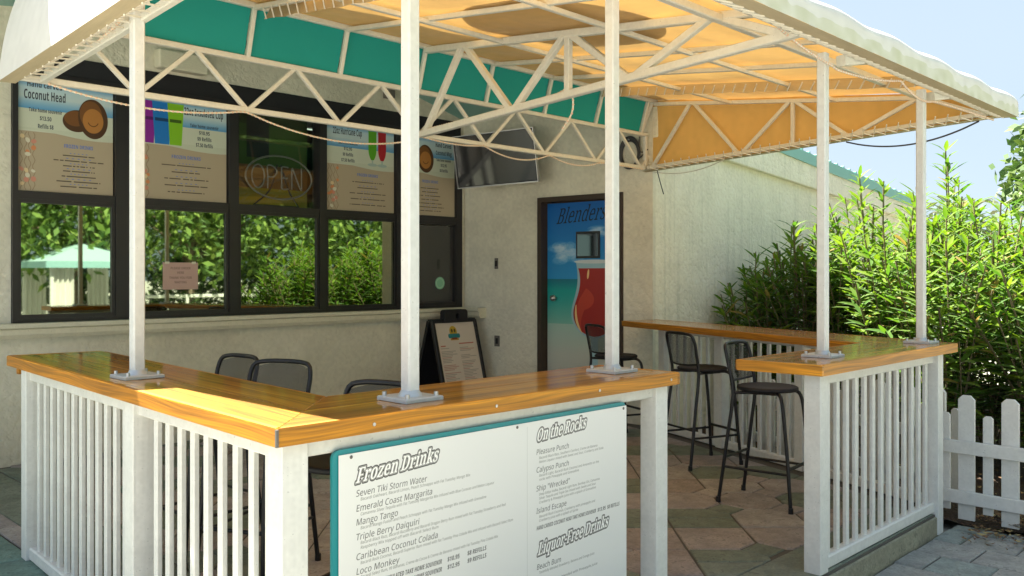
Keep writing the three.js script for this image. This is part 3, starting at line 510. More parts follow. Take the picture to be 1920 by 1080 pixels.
// ---------------------------------------------------------------- canopy: posts, trusses, fabric, lacing
const can = thing('canopy', 'orange fabric canopy on white posts and trusses over the bar', 'canopy', V(3, 1.2, 0));
const lowH = b => lerp(2.735, 2.592, (b + 0.25) / 3.15);  // lower chords rise a little towards the outer edge
const roofTop = b => 3.27 - 0.118 * (2.85 - b);
{
  const posts = [[0.24, 1.58], [0.655, 0.195], [1.885, 0.235], [3.29, -0.13], [4.66, -0.165]];
  const bolt = new THREE.CylinderGeometry(0.008, 0.009, 0.016, 8);
  posts.forEach(([a, b], i) => {
    const top = i === 0 ? 2.95 : i < 3 ? roofTop(b) - 0.05 : 2.74;
    const pp = part(can, 'post', planarUV(beam(V(a, b, HC + 0.018), V(a, b, top), 0.052)), M.post);
    part(pp, 'base_plate', planarUV(prism([[a - 0.085, b - 0.085], [a + 0.085, b - 0.085], [a + 0.085, b + 0.085], [a - 0.085, b + 0.085]], HC + 0.0015, HC + 0.016, 0.003)), M.galv);
    part(pp, 'collar', new THREE.CylinderGeometry(0.033, 0.046, 0.022, 8).translate(a, HC + 0.026, -b), M.galv);
    for (const [x, y] of [[-1, -1], [1, -1], [1, 1], [-1, 1]]) piece(pp, 'bolt', bolt, M.silver, V(a + x * 0.066, b + y * 0.066, HC + 0.023));
  });
  const T = (n, p, q, w = 0.036) => part(can, n, planarUV(beam(p, q, w)), M.whiteMetal);
  const XI = k => 0.79 + 0.714 * k, BI = 2.93;
  // inner truss and the teal band above it
  T('chord', V(0.15, BI, 2.592), V(5.90, BI, 2.592)); T('chord', V(0.21, BI, 2.925), V(5.90, BI, 2.925)); T('chord', V(0.28, 2.83, 3.25), V(5.92, 2.83, 3.25));
  for (let k = -1; k < 8; k++) {
    const lo = XI(k), up = lo + 0.357;
    if (lo > 0.1 && lo < 5.8) { T('teal_divider', V(lo, BI - 0.005, 2.94), V(lo, 2.835, 3.24), 0.028); T('web', V(lo + 0.012, BI, 2.60), V(up - 0.012, BI, 2.915), 0.028); }
    if (up > 0.2 && up < 5.7) T('web', V(up + 0.012, BI, 2.915), V(lo + 0.714 - 0.012, BI, 2.60), 0.028);
    const x0 = Math.max(0.30, lo + 0.017), x1 = Math.min(5.84, lo + 0.697);
    if (x1 > x0 + 0.05) part(can, 'teal_panel', planarUV(surf(6, 3, (u, v) => { const x = lerp(x0, x1, u); return [V(x, lerp(BI + 0.012, 2.852, v) + 0.004 * Math.sin(u * 3.14), lerp(2.935, 3.245, v)), x, v]; })), M.teal);
  }
  T('corner_tube', V(5.87, BI, 2.60), V(5.87, BI, 2.92)); T('teal_divider', V(5.80, BI, 2.94), V(5.86, 2.84, 3.24), 0.028);
  // cross trusses: middle and both ends
  const cross = (xi, xo, w, full = true) => {
    const X = b => lerp(xo, xi, (b + 0.25) / 3.15), L = b => V(X(b), b, lowH(b)), U = b => V(X(b), b, roofTop(b) - 0.045);
    T('chord', L(2.90), L(-0.25), w); T('chord', U(2.82), U(-0.22), w);
    const lo = [2.86, 1.86, 0.83, -0.2], up = [2.38, 1.35, 0.26];
    up.forEach((u, k) => { const s = 0.02; T('web', L(lo[k] - s), U(u + s), w * 0.9); T('web', U(u - s), L(lo[k + 1] + s), w * 0.9); });
    T('web', U(1.345), L(1.345), w * 0.9);
  };
  cross(2.93, 2.78, 0.048); cross(5.87, 5.86, 0.036); cross(0.27, 0.25, 0.036);
  // rafters, purlins and the outer edge frame
  for (let k = 0; k < 8; k++) { const x = XI(k); if (k === 3 || x > 5.75) continue; T('rafter', V(x, 2.82, roofTop(2.82) - 0.03), V(x, -0.22, roofTop(-0.22) - 0.03), 0.032); }
  for (const b of [1.95, 0.95]) T('purlin', V(0.2, b, roofTop(b) - 0.052), V(5.86, b, roofTop(b) - 0.052), 0.03);
  T('purlin', V(0.2, 0.21, roofTop(0.21) - 0.062), V(5.86, 0.21, roofTop(0.21) - 0.062), 0.044);
  T('edge_frame', V(0.12, -0.25, 2.737), V(5.87, -0.25, 2.737)); T('edge_frame', V(0.12, -0.23, 2.875), V(5.87, -0.23, 2.875));
  for (let k = 0; k < 8; k++) { const x = XI(k); if (x < 5.8) T('edge_strut', V(x, -0.25, 2.75), V(x, -0.232, 2.862), 0.026); }
  for (const x of [3.36, 4.73]) T('gusset', V(x, -0.20, 2.70), V(x + 0.16, -0.24, 2.73), 0.06);
  // fabric
  const sag = x => { const f = (x - 0.79) / 0.714; return Math.pow(Math.sin(Math.PI * (f - Math.floor(f))), 2); };
  part(can, 'roof_sheet', surf(160, 60, (u, v) => { const x = lerp(0.21, 5.92, u), b = lerp(2.86, -0.10, v); return [V(x, b, roofTop(b) + 0.010 * (n9(x * 0.21, b * 0.33) - 0.5) + 0.006 * (n23(x * 0.1, b * 0.5) - 0.5) - 0.016 * sag(x) * Math.sin(Math.PI * Math.min(1, v * 1.2)) + 0.002), x, b]; }), M.fabricRoof, 'sunlit orange roof fabric');
  part(can, 'roof_emblem', new THREE.CylinderGeometry(0.64, 0.64, 0.003, 64).rotateX(Math.atan(0.118)).translate(2.80, roofTop(1.35) + 0.012, -1.35), M.emblem, 'round printed emblem on the roof fabric');
  const eaveAt = (x, s) => {                             // s 0..1 from the roof down the outer face
    const g = 0.017 * sag(x);
    if (s < 0.55) { const t = s / 0.55 * Math.PI / 2; return [-0.10 - 0.31 * Math.sin(t) + g * 0.3 * s, 2.80 + (roofTop(-0.10) - 2.80) * Math.cos(t) - g]; }
    const t = (s - 0.55) / 0.45; return [-0.41 + g * 0.3 * (1 - t) - 0.004 * t, lerp(2.80 - g, 2.69, t)];
  };
  part(can, 'eave_sheet', surf(160, 22, (u, v) => { const x = lerp(0.10, 5.93, u), [b, h] = eaveAt(x, v); return [V(x, b, h), x / 5.93, 1 - v]; }), M.fabricEave, 'white scalloped eave with green algae along its lower edge');
  part(can, 'eave_hem', surf(60, 2, (u, v) => { const x = lerp(0.02, 5.91, u); return [V(x, lerp(-0.412, -0.322, v), 2.69 + 0.004 * v), x, v]; }), M.hem);
  const endSheet = (x, mat, out, n) => {
    const bot = b => lowH(Math.max(b, -0.25)) - 0.035, top = b => b > -0.1 ? roofTop(b) : (() => { const s = Math.asin(Math.min(1, (-0.10 - b) / 0.31)) / (Math.PI / 2); return 2.80 + (roofTop(-0.1) - 2.80) * Math.cos(s * Math.PI / 2); })();
    part(can, 'end_sheet', surf(60, 10, (u, v) => { const b = lerp(2.95, -0.41, u), h = lerp(bot(b), top(b), v); return [V(x + (out < 0 ? 0.19 * v + 0.03 * Math.sin(Math.PI * v) * -1 : 0) + out * 0.012 * Math.sin(Math.PI * v) * (0.6 + 0.4 * Math.sin(u * 9)), b, h), b, h]; }), mat, n);
    part(can, 'end_hem', surf(40, 2, (u, v) => { const b = lerp(2.95, -0.41, u); return [V(x - out * lerp(0, 0.085, v), b, bot(b) + 0.003 * v), b, v]; }), M.hem);
    const lace = []; const N = 34;
    for (let k = 0; k < N; k++) { const b0 = lerp(2.85, -0.3, k / N), b1 = lerp(2.85, -0.3, (k + 0.5) / N), b2 = lerp(2.85, -0.3, (k + 1) / N); lace.push(beam(V(x - out * 0.075, b0, bot(b0) + 0.006), V(x - out * 0.165, b1, lowH(b1) + 0.022), 0.008), beam(V(x - out * 0.165, b1, lowH(b1) - 0.02), V(x - out * 0.075, b2, bot(b2) - 0.004), 0.008)); }
    part(can, 'lacing', merge(lace), M.rope);
  };
  endSheet(0.06, M.fabricWhite, -1, 'white end of the canopy facing the walkway'); endSheet(5.92, M.fabricRoof, 1, 'orange end of the canopy above the bushes');
  { const lace = [], N = 62; for (let k = 0; k < N; k++) { const x0 = lerp(0.15, 5.85, k / N), x1 = lerp(0.15, 5.85, (k + 0.5) / N), x2 = lerp(0.15, 5.85, (k + 1) / N); lace.push(beam(V(x0, -0.335, 2.698), V(x1, -0.262, 2.76), 0.008), beam(V(x1, -0.25, 2.715), V(x2, -0.335, 2.686), 0.008)); } part(can, 'lacing', merge(lace), M.rope); }
  // laced seams with a hanging flap under two rafters
  for (const x of [XI(1) + 0.03, XI(6) - 0.10]) {
    part(can, 'seam_flap', surf(24, 2, (u, v) => { const b = lerp(2.78, -0.15, u); return [V(x + 0.055 - 0.05 * v, b, roofTop(b) - 0.012 - 0.09 * v + 0.006 * Math.sin(u * 60) * v), b, v]; }), M.hem);
    const lace = [], N = 30; for (let k = 0; k < N; k++) { const b = lerp(2.75, -0.1, k / N), b1 = lerp(2.75, -0.1, (k + 0.6) / N); lace.push(beam(V(x + 0.004, b, roofTop(b) - 0.10), V(x - 0.05, b1, roofTop(b1) - 0.046), 0.008)); } part(can, 'lacing', merge(lace), M.rope);
  }
}

// ---------------------------------------------------------------- posters, neon sign, notice and sticker at the windows
function poster(x0, x1, label, draw) {
  const y0 = 2.20, y1 = 3.115, t = canvasTex(384, 448, (x, w, h) => {
    let g = x.createLinearGradient(0, 0, 0, h * 0.27); g.addColorStop(0, '#3f86c4'); g.addColorStop(0.3, '#bfd6df'); g.addColorStop(0.6, '#c6d6d8'); g.addColorStop(1, '#5c9ccc'); x.fillStyle = g; x.fillRect(0, 0, w, h * 0.28);
    x.fillStyle = '#cfd3bf'; x.fillRect(0, h * 0.27, w, h * 0.24); x.fillStyle = '#b6a58b'; x.fillRect(0, h * 0.47, w, h);
    x.fillStyle = '#c9cdb8'; x.beginPath(); x.moveTo(0, h * 0.46); x.bezierCurveTo(w * 0.4, h * 0.44, w * 0.6, h * 0.53, w, h * 0.5); x.lineTo(w, h * 0.44); x.lineTo(0, h * 0.44); x.fill();
    let q = 3 + Math.round(x0 * 97); const R = () => { q = (q * 1103515245 + 12345) % 2147483648; return q / 2147483648; };
    for (let c = 0; c < 4; c++) { x.strokeStyle = '#8d7358'; x.lineWidth = 2; x.beginPath(); for (let k = 0; k < 24; k++) x.lineTo(14 + c * 16 + 5 * Math.sin(k * 1.3 + c * 2), h * 0.48 + k * 10); x.stroke(); }
    for (let k = 0; k < 13; k++) { x.fillStyle = ['#d98a5a', '#e0c79a', '#d9d2bd', '#d08d78'][Math.floor(R() * 4)]; x.beginPath(); x.ellipse(14 + R() * 52, h * 0.5 + R() * h * 0.46, 6 + R() * 5, 7 + R() * 5, R() * 3, 0, 7); x.fill(); }
    draw(x, w, h, (txt, X, Y, size, width, col = '#2c3440', f = 'bold') => { x.save(); x.translate(X, Y); x.font = `${f} ${size}px sans-serif`; x.textAlign = 'center'; const s = width / x.measureText(txt).width; x.scale(s, 1); x.fillStyle = col; x.fillText(txt, 0, 0); x.restore(); }, R);
  });
  const o = thing('poster', label, 'poster', V((x0 + x1) / 2, WB - 0.01, y0), 'drink posters in the window tops');
  part(o, 'print', new THREE.PlaneGeometry(x1 - x0, y1 - y0).translate((x0 + x1) / 2, (y0 + y1) / 2, -(WB - 0.028 + 0.03)), flat(t, { roughness: 0.45 }));
  part(o, 'backing', box(x0, x1, y0, y1, WB + 0.004, WB + 0.010), M.sill);
}
function listing(x, w, h, txt, head, n, cx, R) {
  txt(head, cx, h * 0.59, 22, 120, '#5d76c4'); 
  for (let k = 0; k < n; k++) { const y = h * 0.645 + k * (h * 0.33 / n), ww = 110 + R() * 110; txt('• • • • •', cx, y, 11, 60 + R() * 50, '#6f80c0'); x.fillStyle = '#3f342b'; for (let s = -ww / 2; s < ww / 2; s += 5) if (R() > 0.12) x.fillRect(cx + s, y + 4, 4.4, 4); }
}
const coco = (x, X, Y, rx, ry, cut) => {
  x.fillStyle = '#4e3018'; x.beginPath(); x.ellipse(X, Y, rx, ry, -0.1, 0, 7); x.fill(); x.fillStyle = '#7a4d24'; x.beginPath(); x.ellipse(X - rx * 0.15, Y - ry * 0.2, rx * 0.75, ry * 0.7, 0, 0, 7); x.fill();
  if (cut) { x.fillStyle = '#b5793a'; x.beginPath(); x.ellipse(X, Y + ry * 0.1, rx * 0.7, ry * 0.62, 0, 0, 7); x.fill(); x.strokeStyle = '#4a2a12'; x.lineWidth = 3; x.beginPath(); x.arc(X, Y + ry * 0.1, rx * 0.35, 0.3, 2.8); x.stroke(); }
};
poster(0.872, 1.618, 'poster of carved brown coconuts beside the words Coconut Head', (x, w, h, txt, R) => {
  txt('Hand carved', 105, 34, 34, 140); txt('Coconut Head', 106, 82, 50, 165); txt('Take home souvenir', 108, 132, 22, 130); txt('$13.50', 108, 164, 24, 46); txt('Refills $8', 108, 196, 24, 62);
  coco(x, 235, 150, 60, 45); coco(x, 300, 135, 62, 82, true); listing(x, w, h, txt, 'FROZEN DRINKS', 7, 240, R);
});
poster(1.774, 2.666, 'poster of purple, blue and green insulated cups', (x, w, h, txt, R) => {
  const cup = (X, c, d, W) => { x.fillStyle = c; x.beginPath(); x.moveTo(X - W * 0.5, 22); x.lineTo(X + W * 0.5, 22); x.lineTo(X + W * 0.36, h * 0.46); x.lineTo(X - W * 0.36, h * 0.46); x.fill(); x.fillStyle = d; x.fillRect(X - W * 0.35, 92, W * 0.7, 14); };
  cup(58, '#8e1f9a', '#5a1266', 76); cup(118, '#1879c9', '#0d3e6c', 78); cup(172, '#86c21f', '#3c5c10', 66);
  txt('22oz Insulated Cup', 288, 64, 46, 165); txt('Take home souvenir', 290, 116, 22, 120); txt('$10.95', 290, 146, 24, 46); txt('$9 Refills', 290, 174, 24, 60); txt('$7.50 Refills', 290, 202, 24, 72); listing(x, w, h, txt, 'FROZEN DRINKS', 5, 215, R);
});
poster(3.770, 4.656, 'poster of a green and a red hurricane glass', (x, w, h, txt, R) => {
  const gl = (X, c) => { x.fillStyle = c; x.beginPath(); x.moveTo(X - 24, 20); x.bezierCurveTo(X - 18, 90, X - 34, 130, X - 8, 172); x.lineTo(X + 8, 172); x.bezierCurveTo(X + 34, 130, X + 18, 90, X + 24, 20); x.fill(); x.fillStyle = '#a9bcb4'; x.fillRect(X - 4, 172, 8, 22); x.beginPath(); x.ellipse(X, 198, 28, 8, 0, 0, 7); x.fill(); };
  gl(258, '#5aa51e'); gl(314, '#b01d2a'); txt('22oz Hurricane Cup', 118, 56, 46, 160); txt('Take home souvenir', 120, 106, 22, 110); txt('$12.95', 120, 136, 24, 46); txt('$9 Refills', 120, 166, 24, 58); txt('$7.50 Refills', 120, 196, 24, 74); listing(x, w, h, txt, 'FROZEN DRINKS', 5, 230, R);
});
poster(4.770, 5.556, 'poster of two carved coconut cups beside the screen', (x, w, h, txt, R) => {
  coco(x, 70, 130, 56, 80, true); coco(x, 168, 130, 58, 78, true); txt('Hand Carved', 300, 56, 34, 120); txt('Coconut Mug', 302, 100, 34, 120); txt('Take home souvenir', 302, 136, 22, 110); txt('$12.95', 302, 166, 24, 46); txt('$8 Refills', 302, 196, 24, 62); listing(x, w, h, txt, 'FROZEN DRINKS', 7, 200, R);
});
{ // neon sign
  const cx = 3.26, cy = 2.49, z = WB + 0.05;
  const o = thing('neon_sign', 'unlit neon sign reading OPEN inside an oval tube', 'neon sign', V(cx, z, 2.2));
  const el = []; for (let k = 0; k < 40; k++) { const t = k / 40 * Math.PI * 2; el.push(V(cx + 0.37 * Math.cos(t), z, cy + 0.215 * Math.sin(t))); }
  part(o, 'oval_tube', tube(el, 0.009, 90, 8, true), M.neon);
  const L = (pts) => part(o, 'letter_tube', tube(pts.map(([a, b]) => V(cx + a, z, cy + b)), 0.0075, 40, 8), M.neon);
  const oo = []; for (let k = 0; k <= 24; k++) { const t = k / 24 * Math.PI * 2; oo.push([-0.235 + 0.068 * Math.cos(t), 0.115 * Math.sin(t)]); } L(oo);
  L([[-0.13, -0.115], [-0.13, 0.0], [-0.13, 0.112], [-0.07, 0.108], [-0.028, 0.06], [-0.06, 0.008], [-0.125, 0.0]]);
  L([[0.10, -0.108], [0.03, -0.11], [0.025, -0.05], [0.025, 0.06], [0.03, 0.108], [0.10, 0.11]]); L([[0.028, 0.0], [0.09, 0.0]]);
  L([[0.14, -0.112], [0.14, 0.05], [0.142, 0.11], [0.18, 0.03], [0.225, -0.07], [0.25, -0.112], [0.252, 0.0], [0.252, 0.112]]);
  part(o, 'stand', merge([tube([V(cx - 0.26, z + 0.05, 2.205), V(cx - 0.1, z + 0.02, 2.36), V(cx - 0.02, z + 0.01, 2.62)], 0.008, 20), tube([V(cx + 0.25, z + 0.05, 2.205), V(cx + 0.12, z + 0.02, 2.36), V(cx + 0.02, z + 0.01, 2.62)], 0.008, 20), beam(V(cx - 0.25, z + 0.05, 2.21), V(cx + 0.25, z + 0.05, 2.21), 0.014)]), M.black);
  const tb = canvasTex(256, 256, (x) => { x.fillStyle = '#20300f'; x.fillRect(0, 0, 256, 256); x.fillStyle = '#2e4a17'; x.fillRect(0, 30, 256, 120); x.fillStyle = '#14181a'; x.fillRect(60, 10, 70, 110); x.fillStyle = '#56401f'; x.fillRect(0, 140, 256, 62); x.fillStyle = '#6e6a14'; x.fillRect(0, 202, 256, 54); x.fillStyle = '#8a7d12'; x.beginPath(); x.ellipse(90, 246, 90, 20, 0, 0, 7); x.fill(); });
  const ob = thing('window_banner', 'dark green and yellow banner hanging behind the neon sign', 'banner', V(3.22, WB + 0.22, 2.2));
  part(ob, 'print', new THREE.PlaneGeometry(0.9, 0.94).translate(3.222, 2.66, -(WB + 0.2)), flat(tb, { roughness: 0.8 }));
  part(ob, 'backing', box(2.772, 3.672, 2.19, 3.13, WB + 0.206, WB + 0.212), M.black);
}
{
  const t = canvasTex(128, 96, (x) => { x.fillStyle = '#c9a79b'; x.fillRect(0, 0, 128, 96); x.fillStyle = '#6a5450'; x.font = '11px sans-serif'; x.textAlign = 'center'; x.fillText('PLEASE ORDER', 64, 24); x.fillText('HERE', 64, 40); x.fillText('THANK YOU FOR', 64, 58); x.fillText('WAITING', 64, 74); });
  const o = thing('paper_notice', 'small pink paper notice taped on a lower window pane', 'notice', V(2.21, WB, 1.37));
  part(o, 'sheet', new THREE.PlaneGeometry(0.33, 0.245).translate(2.215, 1.508, -(WB - 0.035 + 0.027)), flat(t, { roughness: 0.8 }));
  part(o, 'tape', new THREE.PlaneGeometry(0.04, 0.02).translate(2.09, 1.628, -(WB - 0.035 + 0.0265)), M.sill); part(o, 'tape', new THREE.PlaneGeometry(0.04, 0.02).translate(2.34, 1.628, -(WB - 0.035 + 0.0265)), M.sill);
  const k = thing('round_sticker', 'round pale green sticker on the dark window pane', 'sticker', V(5.32, WB, 1.4));
  part(k, 'sticker_face', new THREE.CylinderGeometry(0.072, 0.072, 0.002, 32).rotateX(Math.PI / 2).translate(5.32, 1.42, -(WB - 0.035 + 0.027)), std(0.25, 0.55, 0.36, { roughness: 0.5 }));
  part(k, 'sticker_mark', new THREE.RingGeometry(0.05, 0.056, 32).translate(5.32, 1.42, -(WB - 0.035 + 0.025)), std(0.5, 0.72, 0.55));
  const s = thing('inner_screen', 'grey insect screen standing behind the dark window pane', 'screen', V(5.27, WB + 0.03, 1.2));
  part(s, 'screen_mesh', box(4.98, 5.53, 1.21, 2.09, WB + 0.045, WB + 0.05), std(0.045, 0.045, 0.042, { roughness: 0.8 })); part(s, 'screen_frame', merge([box(4.96, 4.98, 1.2, 2.1, WB + 0.03, WB + 0.055), box(5.53, 5.55, 1.2, 2.1, WB + 0.03, WB + 0.055), box(4.98, 5.53, 1.198, 1.212, WB + 0.03, WB + 0.055)]), M.bronze);
}

// ---------------------------------------------------------------- things on the door wall
{ // television, tilted down on an arm
  const c = V(5.36, 4.57, 2.79), dir = new THREE.Vector3(0.302, 0, 0.953).normalize(), n0 = new THREE.Vector3(-0.953, 0, 0.302).normalize();
  const n = n0.clone().multiplyScalar(Math.cos(0.17)).add(new THREE.Vector3(0, -Math.sin(0.17), 0)), up = new THREE.Vector3().crossVectors(n, dir);
  const roll = 0.035; const X = dir.clone().multiplyScalar(Math.cos(roll)).add(up.clone().multiplyScalar(Math.sin(roll))), Y = new THREE.Vector3().crossVectors(n, X);
  const m = new THREE.Matrix4().makeBasis(X, Y, n).setPosition(c);
  const tv = thing('television', 'flat black television mounted high beside the service windows', 'television', c);
  const bar = (x0, x1, y0, y1) => new THREE.BoxGeometry(x1 - x0, y1 - y0, 0.05).translate((x0 + x1) / 2, (y0 + y1) / 2, 0).applyMatrix4(m);
  part(tv, 'casing', new RoundedBoxGeometry(1.0, 0.58, 0.05, 3, 0.012).translate(0, 0, -0.012).applyMatrix4(m), M.black);
  part(tv, 'screen', new THREE.PlaneGeometry(0.965, 0.545).translate(0, 0.003, 0.0145).applyMatrix4(m), M.screen);
  part(tv, 'bezel', merge([bar(-0.503, 0.503, 0.283, 0.292), bar(-0.503, 0.503, -0.292, -0.28), bar(-0.503, -0.495, -0.28, 0.283), bar(0.495, 0.503, -0.28, 0.283)]), M.silver);
  const wp = dw(0.85, 0); part(tv, 'mount_arm', merge([beam(V(wp[0], wp[1], 2.79), c.clone().addScaledVector(n, -0.03), 0.06), beam(V(wp[0] - 0.012, wp[1], 2.6), V(wp[0] - 0.012, wp[1], 2.98), 0.12, 0.02)]), M.blackMetal);
}
{ // coil of black cable
  const p = dw(2.335, -0.03), o = thing('cable_coil', 'coil of black cable hanging on the wall above the door', 'cable', V(p[0], p[1], 2.6));
  const g = []; for (let k = 0; k < 5; k++) { const pts = []; for (let i = 0; i < 20; i++) { const t = i / 20 * Math.PI * 2, r = 0.135 + 0.007 * (k - 2), q = dw(2.335 + r * 0.8 * Math.cos(t), -0.018 - 0.009 * (k % 3)); pts.push(V(q[0], q[1], 2.755 + r * 1.1 * Math.sin(t) + 0.003 * k)); } g.push(tube(pts, 0.009, 48, 6, true)); }
  part(o, 'loops', merge(g), M.wire);
  const h = dw(2.335, 0); part(o, 'hook', beam(V(h[0], h[1], 2.9), V(p[0] - 0.02, p[1], 2.9), 0.015), M.silver);
  const a = dw(2.45, -0.02), b = dw(2.56, -0.03);
  const w = thing('loose_wire', 'thin dark wire dangling at the building corner', 'wire', V(5.9, 2.85, 2.3));
  part(w, 'strand', tube([V(5.88, 2.80, 2.58), V(5.90, 2.78, 2.47), V(6.0, 2.80, 2.33)], 0.005, 16), M.wire);
  const w2 = thing('hook_bracket', 'small curled metal bracket next to the cable coil', 'bracket', V(b[0], b[1], 2.7));
  part(w2, 'curl', tube([V(a[0], a[1], 2.92), V(a[0], a[1], 2.80), V(a[0] - 0.01, a[1] - 0.04, 2.755), V(b[0], b[1] + 0.03, 2.80)], 0.008, 20), M.plate);
  part(w2, 'bar', tube([V(a[0], a[1], 2.70), V(b[0] - 0.01, b[1], 2.78)], 0.006, 6), M.wire);
}
{ // pavement sign by the windows
  const x0 = 4.93, x1 = 5.56, b = 4.86, o = thing('sandwich_board', 'black sandwich board with a printed menu beneath the service windows', 'sandwich board', V(5.17, b + 0.1, 0));
  const lean = 0.3, F = (x, h, d = 0) => V(x, b + lean * h / 1.0 * 0.9 + d, h), Bk = (x, h) => V(x, b + 0.62 - 0.3 * h, h);
  const quad = (A, B2, Cc, Dd, th, nm, mat) => { const g = merge([beam(A, B2, th), beam(B2, Cc, th), beam(Cc, Dd, th), beam(Dd, A, th)]); part(o, nm, g, mat); };
  quad(F(x0, 0.04), F(x1, 0.04), F(x1, 1.0), F(x0, 1.0), 0.045, 'front_frame', M.blackMetal); quad(Bk(x0, 0.04), Bk(x1, 0.04), Bk(x1, 1.0), Bk(x0, 1.0), 0.045, 'rear_frame', M.blackMetal);
  const t = canvasTex(256, 384, (x) => {
    x.fillStyle = '#d9cdc2'; x.fillRect(0, 0, 256, 384); x.fillStyle = '#c8a52c'; x.beginPath(); x.ellipse(112, 42, 24, 26, 0, 0, 7); x.fill(); x.fillStyle = '#4a3f14'; x.beginPath(); x.ellipse(104, 38, 6, 9, 0, 0, 7); x.ellipse(122, 38, 6, 9, 0, 0, 7); x.fill(); x.fillStyle = '#1f7d84'; x.beginPath(); x.roundRect(76, 52, 76, 20, 8); x.fill(); x.fillStyle = '#b8862c'; x.fillRect(88, 72, 52, 10); x.fillStyle = '#7a2a1c'; x.fillRect(98, 70, 32, 8);
    let q = 9; const R = () => { q = (q * 1103515245 + 12345) % 2147483648; return q / 2147483648; };
    x.fillStyle = '#b9685a'; x.fillRect(136, 96, 96, 5); x.fillRect(18, 104, 30, 5);
    for (let k = 0; k < 38; k++) for (const c of [16, 136]) { x.fillStyle = R() > 0.85 ? '#b98a7e' : '#a89f97'; if (R() > 0.12) x.fillRect(c, 116 + k * 7, 40 + R() * 62, 3); }
  });
  const pl = surf(1, 1, (u, v) => [F(lerp(x0 + 0.02, x1 - 0.02, u), lerp(0.06, 0.98, v), -0.006), u, v]);
  part(o, 'menu_print', pl, flat(t, { roughness: 0.5 })); part(o, 'front_panel', surf(1, 1, (u, v) => [F(lerp(x0, x1, u), lerp(0.04, 1.0, v), 0.004), u, v]), M.black); part(o, 'rear_panel', surf(1, 1, (u, v) => [Bk(lerp(x0, x1, u), lerp(0.04, 1.0, v)), u, v]), M.black);
  const hs = new THREE.Shape(); hs.moveTo(-0.17, 0); hs.lineTo(0.17, 0); hs.lineTo(0.17, 0.10); hs.quadraticCurveTo(0.165, 0.135, 0.13, 0.135); hs.lineTo(-0.13, 0.135); hs.quadraticCurveTo(-0.165, 0.135, -0.17, 0.10); hs.closePath();
  const ho = new THREE.Path(); ho.absellipse(0.02, 0.065, 0.03, 0.045, 0, Math.PI * 2, true); hs.holes.push(ho);
  part(o, 'carry_handle', new THREE.ExtrudeGeometry(hs, { depth: 0.07, bevelEnabled: true, bevelSize: 0.006, bevelThickness: 0.006, bevelSegments: 2 }).translate(5.26, 0.985, -(b + 0.31)), M.black);
}

